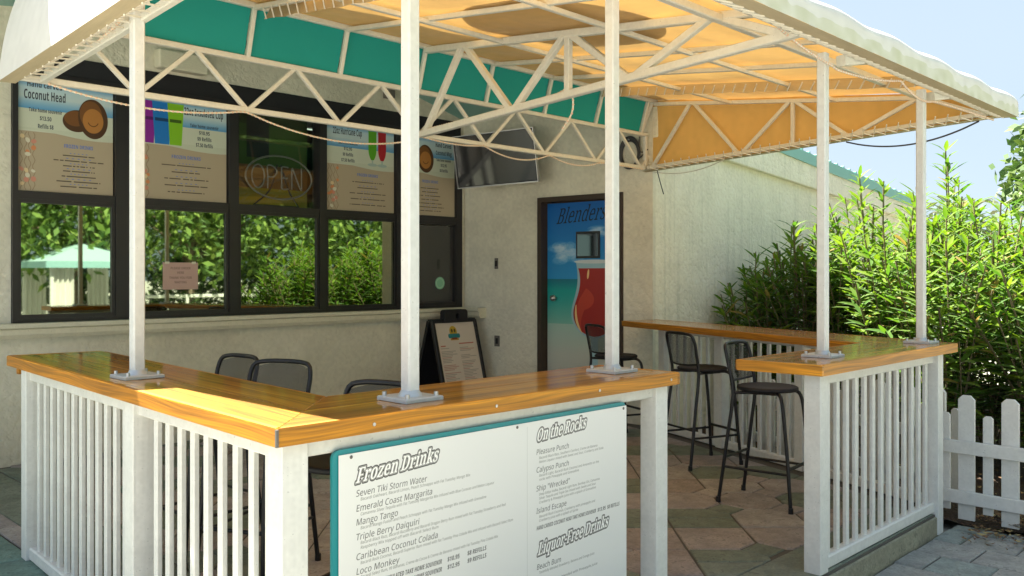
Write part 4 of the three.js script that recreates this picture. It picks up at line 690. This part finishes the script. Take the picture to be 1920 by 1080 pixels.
// ---------------------------------------------------------------- bar stools
const holes = (() => { const t = dataTex(64, 64, (u, v) => { const x = (u * 2) % 1 - 0.5, y = (v * 2) % 1 - 0.5, x2 = (u * 2 + 0.5) % 1 - 0.5, y2 = (v * 2 + 0.5) % 1 - 0.5; return Math.min(Math.hypot(x, y), Math.hypot(x2, y2)) < 0.235 ? 0 : 1; }, false, [70, 70]); return t; })();
M.mesh = std(0.006, 0.006, 0.009, { roughness: 0.5, alphaMap: holes, alphaTest: 0.5, side: THREE.DoubleSide });
function makeStool() {
  const s = new THREE.Group(); const add = (n, g, m) => { const o = new THREE.Mesh(g, m); o.name = n; o.castShadow = o.receiveShadow = true; s.add(o); return o; };
  const v = (x, y, z) => new THREE.Vector3(x, y, z);      // front is +z
  const top = []; for (const [x, y, z] of [[-0.20, 0.0, -0.26], [-0.185, 0.45, -0.20], [-0.178, 0.74, -0.165], [-0.182, 0.90, -0.19], [-0.185, 0.985, -0.208], [-0.168, 1.038, -0.225], [-0.12, 1.052, -0.24], [0, 1.056, -0.252], [0.12, 1.052, -0.24], [0.168, 1.038, -0.225], [0.185, 0.985, -0.208], [0.182, 0.90, -0.19], [0.178, 0.74, -0.165], [0.185, 0.45, -0.20], [0.20, 0.0, -0.26]]) top.push(v(x, y, z));
  add('back_frame', tube(top, 0.0125, 120, 8), M.blackMetal);
  for (const x of [-1, 1]) { add('leg', tube([v(x * 0.10, 0.742, 0.10), v(x * 0.14, 0.742, 0.135), v(x * 0.165, 0.715, 0.16), v(x * 0.178, 0.40, 0.20), v(x * 0.195, 0, 0.235)], 0.0125, 40, 8), M.blackMetal); }
  for (const [x, z] of [[-0.195, 0.235], [0.195, 0.235], [-0.20, -0.26], [0.20, -0.26]]) add('foot_cap', new THREE.CylinderGeometry(0.016, 0.017, 0.035, 10).translate(x, 0.0175, z), M.blackMetal);
  const B = (p, q, r = 0.009) => tube([p, p.clone().lerp(q, 0.5), q], r, 4, 6);
  add('footrest', B(v(-0.183, 0.27, 0.212), v(0.183, 0.27, 0.212), 0.011), M.blackMetal); add('stretcher', B(v(-0.19, 0.30, -0.22), v(0.19, 0.30, -0.22)), M.blackMetal);
  for (const x of [-1, 1]) add('stretcher', B(v(x * 0.187, 0.24, 0.215), v(x * 0.192, 0.24, -0.228)), M.blackMetal);
  add('seat_support', tube([v(-0.178, 0.738, -0.165), v(-0.1, 0.735, -0.06), v(-0.10, 0.738, 0.10)], 0.011, 12, 6), M.blackMetal); add('seat_support', tube([v(0.178, 0.738, -0.165), v(0.1, 0.735, -0.06), v(0.10, 0.738, 0.10)], 0.011, 12, 6), M.blackMetal);
  const prof = [[0, 0.748], [0.17, 0.748], [0.192, 0.75], [0.2, 0.76], [0.198, 0.772], [0.188, 0.778], [0.12, 0.774], [0, 0.770]].map(([x, y]) => new THREE.Vector2(x, y));
  add('seat', new THREE.LatheGeometry(prof, 40), M.seat);
  add('back_mesh', surf(16, 8, (u, w) => { const x = lerp(-0.172, 0.172, u), k = 1 - Math.pow(x / 0.172, 2), y = lerp(0.815 - 0.012 * k, 1.02 + 0.03 * k, w); return [v(x * (w > 0.8 ? 0.985 : 1), y, -0.178 - 0.2 * (y - 0.81) - 0.035 * k), x, y]; }), M.mesh);
  add('back_rail', tube([v(-0.18, 0.815, -0.178), v(-0.09, 0.805, -0.205), v(0, 0.803, -0.214), v(0.09, 0.805, -0.205), v(0.18, 0.815, -0.178)], 0.008, 20, 6), M.blackMetal);
  return s;
}
const stool0 = makeStool();
// centre, and the way the sitter would face, in wall coordinates
[[5.12, 2.72, 0.93, -0.36, 'black metal bar stool standing in front of the printed door'],
 [4.78, 1.58, 0.93, -0.36, 'black bar stool at the long slatted rail, its mesh back towards the entrance'],
 [4.03, 0.60, 0.10, -1.0, 'black metal bar stool at the short counter beside the entrance gap'],
 [0.90, 2.30, -0.95, -0.1, 'black mesh bar stool at the slatted side, closer to the service windows'],
 [0.93, 1.78, -0.85, -0.42, 'black mesh bar stool at the slatted side, between two other stools'],
 [0.72, 0.68, -0.9, -0.25, 'black bar stool tucked into the corner behind the menu board']].forEach(([a, b, fa, fb, label], i) => {
  const s = i ? stool0.clone() : stool0; s.name = numbered('bar_stool'); scene.add(s); s.position.copy(V(a, b, 0.0015)); s.rotation.y = Math.atan2(fa, -fb); s.userData = {}; tag(s, label, 'bar stool', 'bar stools inside the patio');
});

// ---------------------------------------------------------------- picket fences
const picket = (w, h, pt) => { const s = new THREE.Shape(); s.moveTo(-w / 2, 0); s.lineTo(w / 2, 0); s.lineTo(w / 2, h - pt); s.lineTo(w / 2 - pt, h); s.lineTo(-w / 2 + pt, h); s.lineTo(-w / 2, h - pt); s.closePath(); return planarUV(new THREE.ExtrudeGeometry(s, { depth: 0.018, bevelEnabled: true, bevelSize: 0.002, bevelThickness: 0.002, bevelSegments: 1 }).translate(0, 0, -0.009)); };
const PT = picket(0.098, 0.82, 0.026), PS = picket(0.055, 0.64, 0.014);
function picketFence(label, p, q, y0) {
  const L = Math.hypot(q[0] - p[0], q[1] - p[1]), d = [(q[0] - p[0]) / L, (q[1] - p[1]) / L], n = [d[1], -d[0]], ry = Math.atan2(d[1], d[0]);
  const o = thing('picket_fence', label, 'fence', V(p[0], p[1], y0));
  const at = (s, off, h) => V(p[0] + d[0] * s + n[0] * off, p[1] + d[1] * s + n[1] * off, h);
  for (const h of [0.17, 0.50]) part(o, 'rail', planarUV(beam(at(0, 0.03, y0 + h), at(L, 0.03, y0 + h), 0.03, 0.085)), M.white);
  let k = 0; for (let s = 0.05; s < L; s += 0.131, k++) piece(o, 'picket', k % 2 ? PT : PS, M.white, at(s, 0, y0 + (k % 2 ? 0.02 : 0.075)), ry);
}
picketFence('white picket fence beside the mulch and the blue grey pavers', [4.90, -0.19], [4.87, -2.4], -0.12);
picketFence('white picket fence running behind the long slatted bar side', [5.10, -0.28], [6.05, 2.25], -0.12);
{ const g = []; for (let k = 0; k < 1900; k++) { const near = k < 1400, a = near ? 4.45 + rr(0, 1.0) * 0.9 : 4.9 + rr(0, 3), b = near ? rr(-1.3, -0.42) : rr(-1.5, 2.5), y = a < 4.87 ? -0.128 : -0.085; if (a < 4.87 && rnd() > 0.06 + 1.5 * (a - 4.45)) continue; const l = rr(0.02, 0.055), q = new THREE.PlaneGeometry(l, l * 0.45, 2, 1); const p = q.attributes.position; for (let i = 0; i < p.count; i++) { const x = p.getX(i) / l; p.setY(i, p.getY(i) * (1 - 1.6 * Math.abs(x))); p.setZ(i, 0.012 * Math.abs(x)); } q.rotateX(-Math.PI / 2 + rr(-0.5, 0.5)); q.rotateY(rr(0, 6.3)); q.translate(a, y + rr(0, 0.02), -b); const col = [[0.22, 0.12, 0.05], [0.30, 0.20, 0.08], [0.12, 0.07, 0.035], [0.38, 0.30, 0.14], [0.16, 0.09, 0.05]][Math.floor(rnd() * 5)], c = new Float32Array(p.count * 3); for (let i = 0; i < p.count; i++) c.set(col, i * 3); q.setAttribute('color', new THREE.BufferAttribute(c, 3)); q.computeVertexNormals(); g.push(q); }
  tag(part(scene, 'leaf_litter', merge(g), std(1, 1, 1, { vertexColors: true, roughness: 0.9, side: THREE.DoubleSide })), 'dry brown leaves lying on the mulch and pavers', 'leaf litter', null, 'stuff'); }

// ---------------------------------------------------------------- planting
class Leaves {                                            // collects pointed leaves into one geometry
  constructor() { this.p = []; this.c = []; this.i = []; }
  add(o, dir, side, L, W, col, bend = 0.15) {
    const n = this.p.length / 3, up = new THREE.Vector3().crossVectors(side, dir);
    const pt = (s, w, z) => { const q = o.clone().addScaledVector(dir, s * L).addScaledVector(side, w * W).addScaledVector(up, z * W); q.y -= bend * L * s * s; this.p.push(q.x, q.y, q.z); this.c.push(col[0], col[1], col[2]); };
    pt(0, 0, 0); pt(0.38, -0.5, 0.16); pt(0.42, 0, 0); pt(0.38, 0.5, 0.16); pt(0.75, -0.32, 0.1); pt(0.78, 0, 0); pt(0.75, 0.32, 0.1); pt(1, 0, 0);
    for (const t of [[0, 2, 1], [0, 3, 2], [1, 2, 5], [1, 5, 4], [2, 3, 6], [2, 6, 5], [4, 5, 7], [5, 6, 7]]) this.i.push(n + t[0], n + t[1], n + t[2]);
  }
  quad(o, dir, side, L, W, col) { const n = this.p.length / 3; for (const [s, w] of [[0, 0], [0.45, -0.5], [1, 0], [0.45, 0.5]]) { const q = o.clone().addScaledVector(dir, s * L).addScaledVector(side, w * W); this.p.push(q.x, q.y, q.z); this.c.push(col[0], col[1], col[2]); } this.i.push(n, n + 1, n + 2, n, n + 2, n + 3); }
  geo() { const g = new THREE.BufferGeometry(); g.setAttribute('position', new THREE.Float32BufferAttribute(this.p, 3)); g.setAttribute('color', new THREE.Float32BufferAttribute(this.c, 3)); g.setIndex(this.i); g.computeVertexNormals(); return g; }
}
const rv = () => new THREE.Vector3(rr(-1, 1), rr(-1, 1), rr(-1, 1)).normalize();
function oleander(a, b, H, spread, label, nst = 34) {
  const o = thing('oleander_bush', label, 'bush', V(a, b, -0.12), 'oleander bushes by the wall'), lv = new Leaves(), st = [];
  for (let s = 0; s < nst; s++) {
    const az = rr(0, 6.28), out = spread * Math.sqrt(rnd()), h = H * (s < 3 ? rr(0.98, 1.12) : rr(0.6, 1.05)) * (1 - 0.25 * out / spread);
    const p0 = V(a + rr(-0.12, 0.12), b + rr(-0.12, 0.12), -0.12), p2 = V(a + Math.cos(az) * out, b + Math.sin(az) * out, h), p1 = p0.clone().lerp(p2, 0.5).add(new THREE.Vector3(-Math.cos(az) * out * 0.12, h * 0.06, 0));
    const cv = new THREE.CatmullRomCurve3([p0, p1, p2]); st.push(new THREE.TubeGeometry(cv, 8, rr(0.005, 0.009), 5, false));
    let ang = rr(0, 6); const N = Math.round(h * 9.5);
    for (let k = 0; k < N; k++) {
      const t = 0.18 + 0.82 * (k / N), q = cv.getPoint(t), tan = cv.getTangent(t), tip = Math.pow(t, 3); ang += 1.05;
      for (let w = 0; w < 3; w++) {
        const e = ang + w * 2.094, hx = new THREE.Vector3(Math.cos(e), 0, Math.sin(e)), lift = 0.25 + 0.75 * tip + rr(-0.15, 0.15);
        const dir = hx.clone().addScaledVector(tan, lift).normalize(), side = new THREE.Vector3().crossVectors(dir, tan).normalize();
        const y = rnd(), col = rnd() < 0.03 ? [0.34, 0.25, 0.05] : [lerp(0.065, 0.21, y), lerp(0.18, 0.33, y), 0.012];
        lv.add(q, dir, side, rr(0.15, 0.28), rr(0.030, 0.048), col, rr(0, 0.35));
      }
    }
  }
  part(o, 'stems', merge(st), M.stem); part(o, 'leaves', lv.geo(), M.leaf);
}
[[7.15, 2.45, 1.8, 0.4, 'lowest oleander bush, next to the wall corner'], [7.3, 2.0, 2.2, 0.5, 'low oleander bush against the streaked cream wall'], [7.75, 2.30, 2.15, 0.6, 'oleander bush growing against the streaked wall behind the low bush'], [7.45, 1.65, 2.25, 0.6, 'oleander bush just beyond the long bar counter'], [8.2, 1.55, 2.75, 0.65, 'tall oleander bush rising past the teal roof edge'],
 [7.05, 0.95, 2.45, 0.65, 'oleander bush between two canopy posts'], [8.0, 0.75, 2.85, 0.7, 'tallest oleander bush, reaching up beside the outermost canopy post'], [6.55, 0.30, 2.0, 0.6, 'oleander bush close behind the outer bar corner'], [7.25, 0.12, 2.45, 0.6, 'oleander bush behind the picket fence, with yellow green tips'],
 [6.5, -0.42, 1.95, 0.6, 'oleander bush right behind the picket fence'], [8.9, 0.2, 2.5, 0.7, 'oleander bush at the far side of the mulch bed'], [9.2, 1.5, 2.6, 0.7, 'oleander bush near the far end of the gable wall'], [7.3, -0.75, 2.1, 0.6, 'oleander bush at the end of the picket fence']].forEach(a => oleander(...a));

function broadleaf(name, label, group, a, b, H, R, { n = 5200, leaf = 0.17, trunk = 0.13, low = 0.35, cols = [[0.06, 0.13, 0.02], [0.10, 0.19, 0.03], [0.16, 0.25, 0.04], [0.045, 0.10, 0.02]] } = {}) {
  const o = thing(name, label, 'tree', V(a, b, -0.2), group), lv = new Leaves(), cl = [], br = [];
  const c0 = V(a, b, H * (low + (1 - low) / 2)), ry = H * (1 - low) / 2;
  for (let k = 0; k < 46; k++) { const d = rv(), r = Math.pow(rnd(), 0.4); cl.push([c0.clone().add(new THREE.Vector3(d.x * R * r, d.y * ry * r, d.z * R * r)), rr(0.22, 0.5) * R * 0.8]); }
  const top = V(a, b, H * low * 1.15); br.push(new THREE.CylinderGeometry(trunk * 0.7, trunk * 1.2, top.y + 0.2, 9).translate(a, (top.y - 0.2) / 2, -b));
  const trunkG = br.pop(); for (let k = 0; k < 16; k++) br.push(tube([top.clone().add(new THREE.Vector3(0, -0.2, 0)), top.clone().lerp(cl[k][0], 0.5).add(new THREE.Vector3(0, 0.15, 0)), cl[k][0]], trunk * 0.22, 10, 5));
  for (let k = 0; k < n; k++) { const [c, r] = cl[k % cl.length], d = rv(), q = c.clone().addScaledVector(d, r * Math.pow(rnd(), 0.45)), dir = rv(); dir.y -= 0.25; dir.normalize(); const side = new THREE.Vector3().crossVectors(dir, rv()).normalize(), col = cols[Math.floor(rnd() * cols.length)]; lv.quad(q, dir, side, leaf * rr(0.7, 1.3), leaf * rr(0.35, 0.6), col); }
  part(o, 'trunk', trunkG, M.bark); part(o, 'branches', merge(br), M.bark); part(o, 'crown', lv.geo(), M.treeLeaf);
}
function palm(label, group, a, b, H, R, nf = 26, tr = 0.16) {
  const o = thing('palm_tree', label, 'palm tree', V(a, b, -0.2), group), lv = new Leaves(), rb = [];
  for (let f = 0; f < nf; f++) {
    const az = f * 2.4 + rr(-0.2, 0.2), el = rr(-0.3, 1.15), d = new THREE.Vector3(Math.cos(az) * Math.cos(el), Math.sin(el), Math.sin(az) * Math.cos(el)), L = R * rr(0.8, 1.1);
    const p0 = V(a, b, H), pts = []; for (let k = 0; k <= 6; k++) { const t = k / 6, q = p0.clone().addScaledVector(d, L * t); q.y -= 0.35 * L * t * t; pts.push(q); }
    const cv = new THREE.CatmullRomCurve3(pts); rb.push(new THREE.TubeGeometry(cv, 8, 0.012, 4));
    for (let k = 3; k < 26; k++) { const t = k / 26, q = cv.getPoint(t), tan = cv.getTangent(t), s = new THREE.Vector3().crossVectors(tan, new THREE.Vector3(0, 1, 0)).normalize(); for (const w of [-1, 1]) { const dir = s.clone().multiplyScalar(w).addScaledVector(tan, 0.9).add(new THREE.Vector3(0, -0.25, 0)).normalize(); lv.quad(q, dir, new THREE.Vector3(0, 1, 0).cross(dir).normalize(), R * 0.38 * (1 - 0.5 * t), 0.035, [lerp(0.09, 0.16, rnd()), lerp(0.17, 0.24, rnd()), 0.04]); } }
  }
  const tg = []; for (let k = 0; k < 14; k++) tg.push(new THREE.CylinderGeometry(tr * 1.15, tr * 0.92, (H + 0.2) / 14 + 0.005, 10).translate(a, -0.2 + (H + 0.2) * (k + 0.5) / 14, -b));
  part(o, 'trunk', merge(tg), M.bark); part(o, 'ribs', merge(rb), M.stem); part(o, 'fronds', lv.geo(), M.treeLeaf);
}
palm('palm with a stout shaggy trunk beyond the oleander bushes', 'palms in view', 16.7, 1.95, 3.05, 0.75, 14, 0.27);
palm('small fan palm seen low against the sky beyond the bushes', 'palms in view', 21.5, 4.9, 2.7, 1.3, 22, 0.12);
broadleaf('shade_tree', 'leafy green tree reaching in over the far palms', 'trees in view', 13.9, 0.55, 4.3, 1.15, { n: 3600, leaf: 0.2, trunk: 0.09, low: 0.5 });
broadleaf('shade_tree', 'pale distant tree low behind the oleander bushes', 'trees in view', 24, 7, 3.0, 3.2, { n: 3000, leaf: 0.3, low: 0.1, cols: [[0.16, 0.18, 0.08], [0.20, 0.20, 0.10], [0.12, 0.16, 0.05]] });
broadleaf('shade_tree', 'distant green tree behind the end of the gable wall', 'trees in view', 19, 1.5, 2.9, 2.6, { n: 3000, leaf: 0.28, low: 0.1 });

// trees, a kiosk, a railing and garden chairs across the plaza: the windows mirror them
[[6.2, -9.0, 6.2, 2.6, 'broad shade tree standing across the plaza beside the kiosk'], [9.6, -9.6, 6.6, 2.7, 'shade tree across the plaza with the fullest crown'], [13.0, -8.4, 6.0, 2.5, 'shade tree across the plaza next to the white railing'], [16.6, -8.2, 6.3, 2.6, 'shade tree near the end of the plaza railing'], [3.0, -10.8, 6.8, 2.8, 'shade tree across the plaza opposite the slatted bar side'], [20.4, -8.8, 6.8, 2.8, 'shade tree past the end of the plaza railing'], [11.5, -13.5, 8.0, 3.4, 'tall tree in the second row across the plaza'], [18, -13, 8, 3.4, 'tall tree behind the railing end across the plaza'], [5.0, -14.5, 8.0, 3.4, 'tall tree behind the kiosk across the plaza']].forEach(([a, b, H, R, l]) => broadleaf('shade_tree', l, 'trees across the plaza', a, b, H, R, { n: 5200, leaf: 0.26, trunk: 0.16, low: b < -12 ? 0.05 : 0.26, cols: [[0.10, 0.20, 0.02], [0.16, 0.27, 0.03], [0.23, 0.34, 0.045], [0.07, 0.15, 0.02]] }));
palm('palm with hanging fronds across the plaza', 'trees across the plaza', 15.0, -6.6, 3.9, 1.8, 30, 0.15);
for (let k = 0; k < 9; k++) broadleaf('garden_shrub', 'dark clipped shrub in the row below the plaza trees', 'shrubs below the plaza trees', 5.2 + k * 2.0, -11.0 + (k % 3) * 0.4, 2.1, 1.15, { n: 1900, leaf: 0.16, trunk: 0.04, low: 0.05, cols: [[0.03, 0.08, 0.015], [0.06, 0.13, 0.02], [0.10, 0.18, 0.03]] });
{
  const o = thing('plaza_railing', 'white railing across the plaza in front of the shrubs', 'railing', V(12, -9.2, -0.2));
  for (const h of [0.95, 0.45]) part(o, 'rail', beam(V(7.6, -8.9, h), V(22, -8.9, h), 0.08), M.white);
  for (let a = 7.6; a <= 22; a += 1.6) part(o, 'post', beam(V(a, -8.9, -0.2), V(a, -8.9, 0.95), 0.07), M.white);
  const kx = 5.9, kb = -7.6, kk = thing('plaza_kiosk', 'teal topped kiosk with white curtains across the plaza', 'kiosk', V(kx, kb, -0.2));
  for (const [i, j] of [[-1, -1], [1, -1], [1, 1], [-1, 1]]) { part(kk, 'post', beam(V(kx + i * 0.9, kb + j * 0.9, -0.19), V(kx + i * 0.9, kb + j * 0.9, 1.8), 0.07), M.white); part(kk, 'curtain', surf(24, 2, (u, v) => [V(kx + i * 0.9 - i * u * 0.45, kb + j * 0.88 + 0.03 * Math.sin(u * 28), lerp(-0.15, 1.75, v)), u, v]), M.fabricWhite); }
  const rg = new THREE.ConeGeometry(1.5, 0.42, 4, 1).rotateY(Math.PI / 4).translate(kx, 2.01, -kb); part(kk, 'roof', rg, std(0.32, 0.48, 0.47)); part(kk, 'valance', merge([box(kx - 1.05, kx + 1.05, 1.66, 1.8, kb - 1.06, kb - 1.04), box(kx - 1.05, kx + 1.05, 1.66, 1.8, kb + 1.04, kb + 1.06), box(kx - 1.06, kx - 1.04, 1.66, 1.8, kb - 1.05, kb + 1.05), box(kx + 1.04, kx + 1.06, 1.66, 1.8, kb - 1.05, kb + 1.05)]), std(0.26, 0.47, 0.47));
  const chair = (a, b, ry, label) => {
    const c = thing('garden_chair', label, 'chair', V(a, b, -0.19), 'white slatted chairs across the plaza'); c.rotation.y = ry; const A = (n, g) => { const m = new THREE.Mesh(g, M.white); m.name = n; m.castShadow = m.receiveShadow = true; c.add(m); };
    const w = (x, y, z) => new THREE.Vector3(x, y, z);
    for (let k = 0; k < 5; k++) A('back_slat', beam(w(-0.22 + k * 0.11, 0.28, -0.22), w(-0.24 + k * 0.12, 0.98 - 0.03 * Math.abs(k - 2), -0.5), 0.09, 0.02)); for (let k = 0; k < 5; k++) A('seat_slat', beam(w(-0.27, 0.38 - k * 0.022, 0.25 - k * 0.1), w(0.27, 0.38 - k * 0.022, 0.25 - k * 0.1), 0.02, 0.085));
    for (const s of [-1, 1]) { A('arm', beam(w(s * 0.33, 0.55, 0.32), w(s * 0.31, 0.55, -0.38), 0.12, 0.022)); A('leg', beam(w(s * 0.30, 0, 0.27), w(s * 0.30, 0.54, 0.27), 0.09, 0.022)); A('leg', beam(w(s * 0.27, 0.36, 0.25), w(s * 0.27, 0.02, -0.5), 0.022, 0.09)); }
  };
  chair(5.6, -4.6, -0.4, 'white slatted garden chair across the plaza, nearer the kiosk'); chair(6.7, -5.0, -0.2, 'white slatted garden chair across the plaza, between kiosk and palm');
}

// ---------------------------------------------------------------- string lights and wires on the canopy
{
  const run = (label, pts, beads) => {
    const o = thing('string_light', label, 'string lights', pts[0].clone(), 'string lights tied along the canopy frame'), cv = new THREE.CatmullRomCurve3(pts, false, 'centripetal'), L = cv.getLength();
    part(o, 'cord', new THREE.TubeGeometry(cv, Math.ceil(L * 24), 0.0055, 5), M.rope);
    if (beads) { const g = []; for (let s = 0; s < L; s += 0.028) { const q = cv.getPointAt(s / L); g.push(new THREE.IcosahedronGeometry(0.0085, 0).translate(q.x, q.y, q.z)); } part(o, 'bulbs', merge(g), M.bead); }
  };
  const sw = (p, q, d, n = 8) => { const r = []; for (let k = 0; k <= n; k++) { const t = k / n, v = p.clone().lerp(q, t); v.y -= d * 4 * t * (1 - t); r.push(v); } return r; };
  run('string light sagging beneath the first bays of the inner truss', [...sw(V(0.3, 2.90, 2.57), V(1.45, 2.90, 2.57), 0.06), ...sw(V(1.48, 2.90, 2.57), V(2.9, 2.90, 2.55), 0.10)], true);
  run('string light looping below the inner truss by the television', [...sw(V(2.95, 2.88, 2.57), V(3.6, 2.90, 2.575), 0.02), ...sw(V(3.62, 2.90, 2.57), V(4.4, 2.90, 2.575), 0.07), ...sw(V(4.42, 2.90, 2.57), V(5.1, 2.90, 2.57), 0.05), V(5.8, 2.9, 2.57)], true);
  run('string light wound along the middle truss chord', [V(2.95, 2.86, 2.63), V(2.93, 2.4, 2.645), V(2.9, 1.9, 2.665), V(2.9, 1.5, 2.69), V(2.88, 1.35, 2.70), V(2.88, 1.33, 2.56), V(2.88, 1.42, 2.45)], true);
  run('string light running along the outer eave between the posts', [V(1.7, -0.1, 2.84), V(2.2, -0.16, 2.80), ...sw(V(2.5, -0.2, 2.78), V(3.27, -0.19, 2.66), 0.02), ...sw(V(3.32, -0.19, 2.65), V(4.1, -0.24, 2.70), 0.02), ...sw(V(4.12, -0.24, 2.70), V(4.7, -0.23, 2.66), 0.04), V(5.8, -0.28, 2.67)], true);
  run('string light climbing the white canopy end towards the corner post', [V(0.25, 2.05, 2.64), V(0.24, 1.85, 2.66), V(0.235, 1.62, 2.70), V(0.27, 1.54, 2.73), V(0.4, 1.2, 2.90)], true);
  run('thin wire sagging under the orange canopy end near the wall corner', sw(V(5.9, 2.85, 2.55), V(5.9, 2.05, 2.60), 0.06), false);
  const o = thing('sagging_cable', 'dark cable sagging below the canopy against the sky', 'cable', V(5.9, 0.8, 2.6)); part(o, 'strand', tube(sw(V(5.9, 0.88, 2.64), V(5.9, -0.15, 2.69), 0.10), 0.007, 30), M.wire);
}

renderer.render(scene, camera);
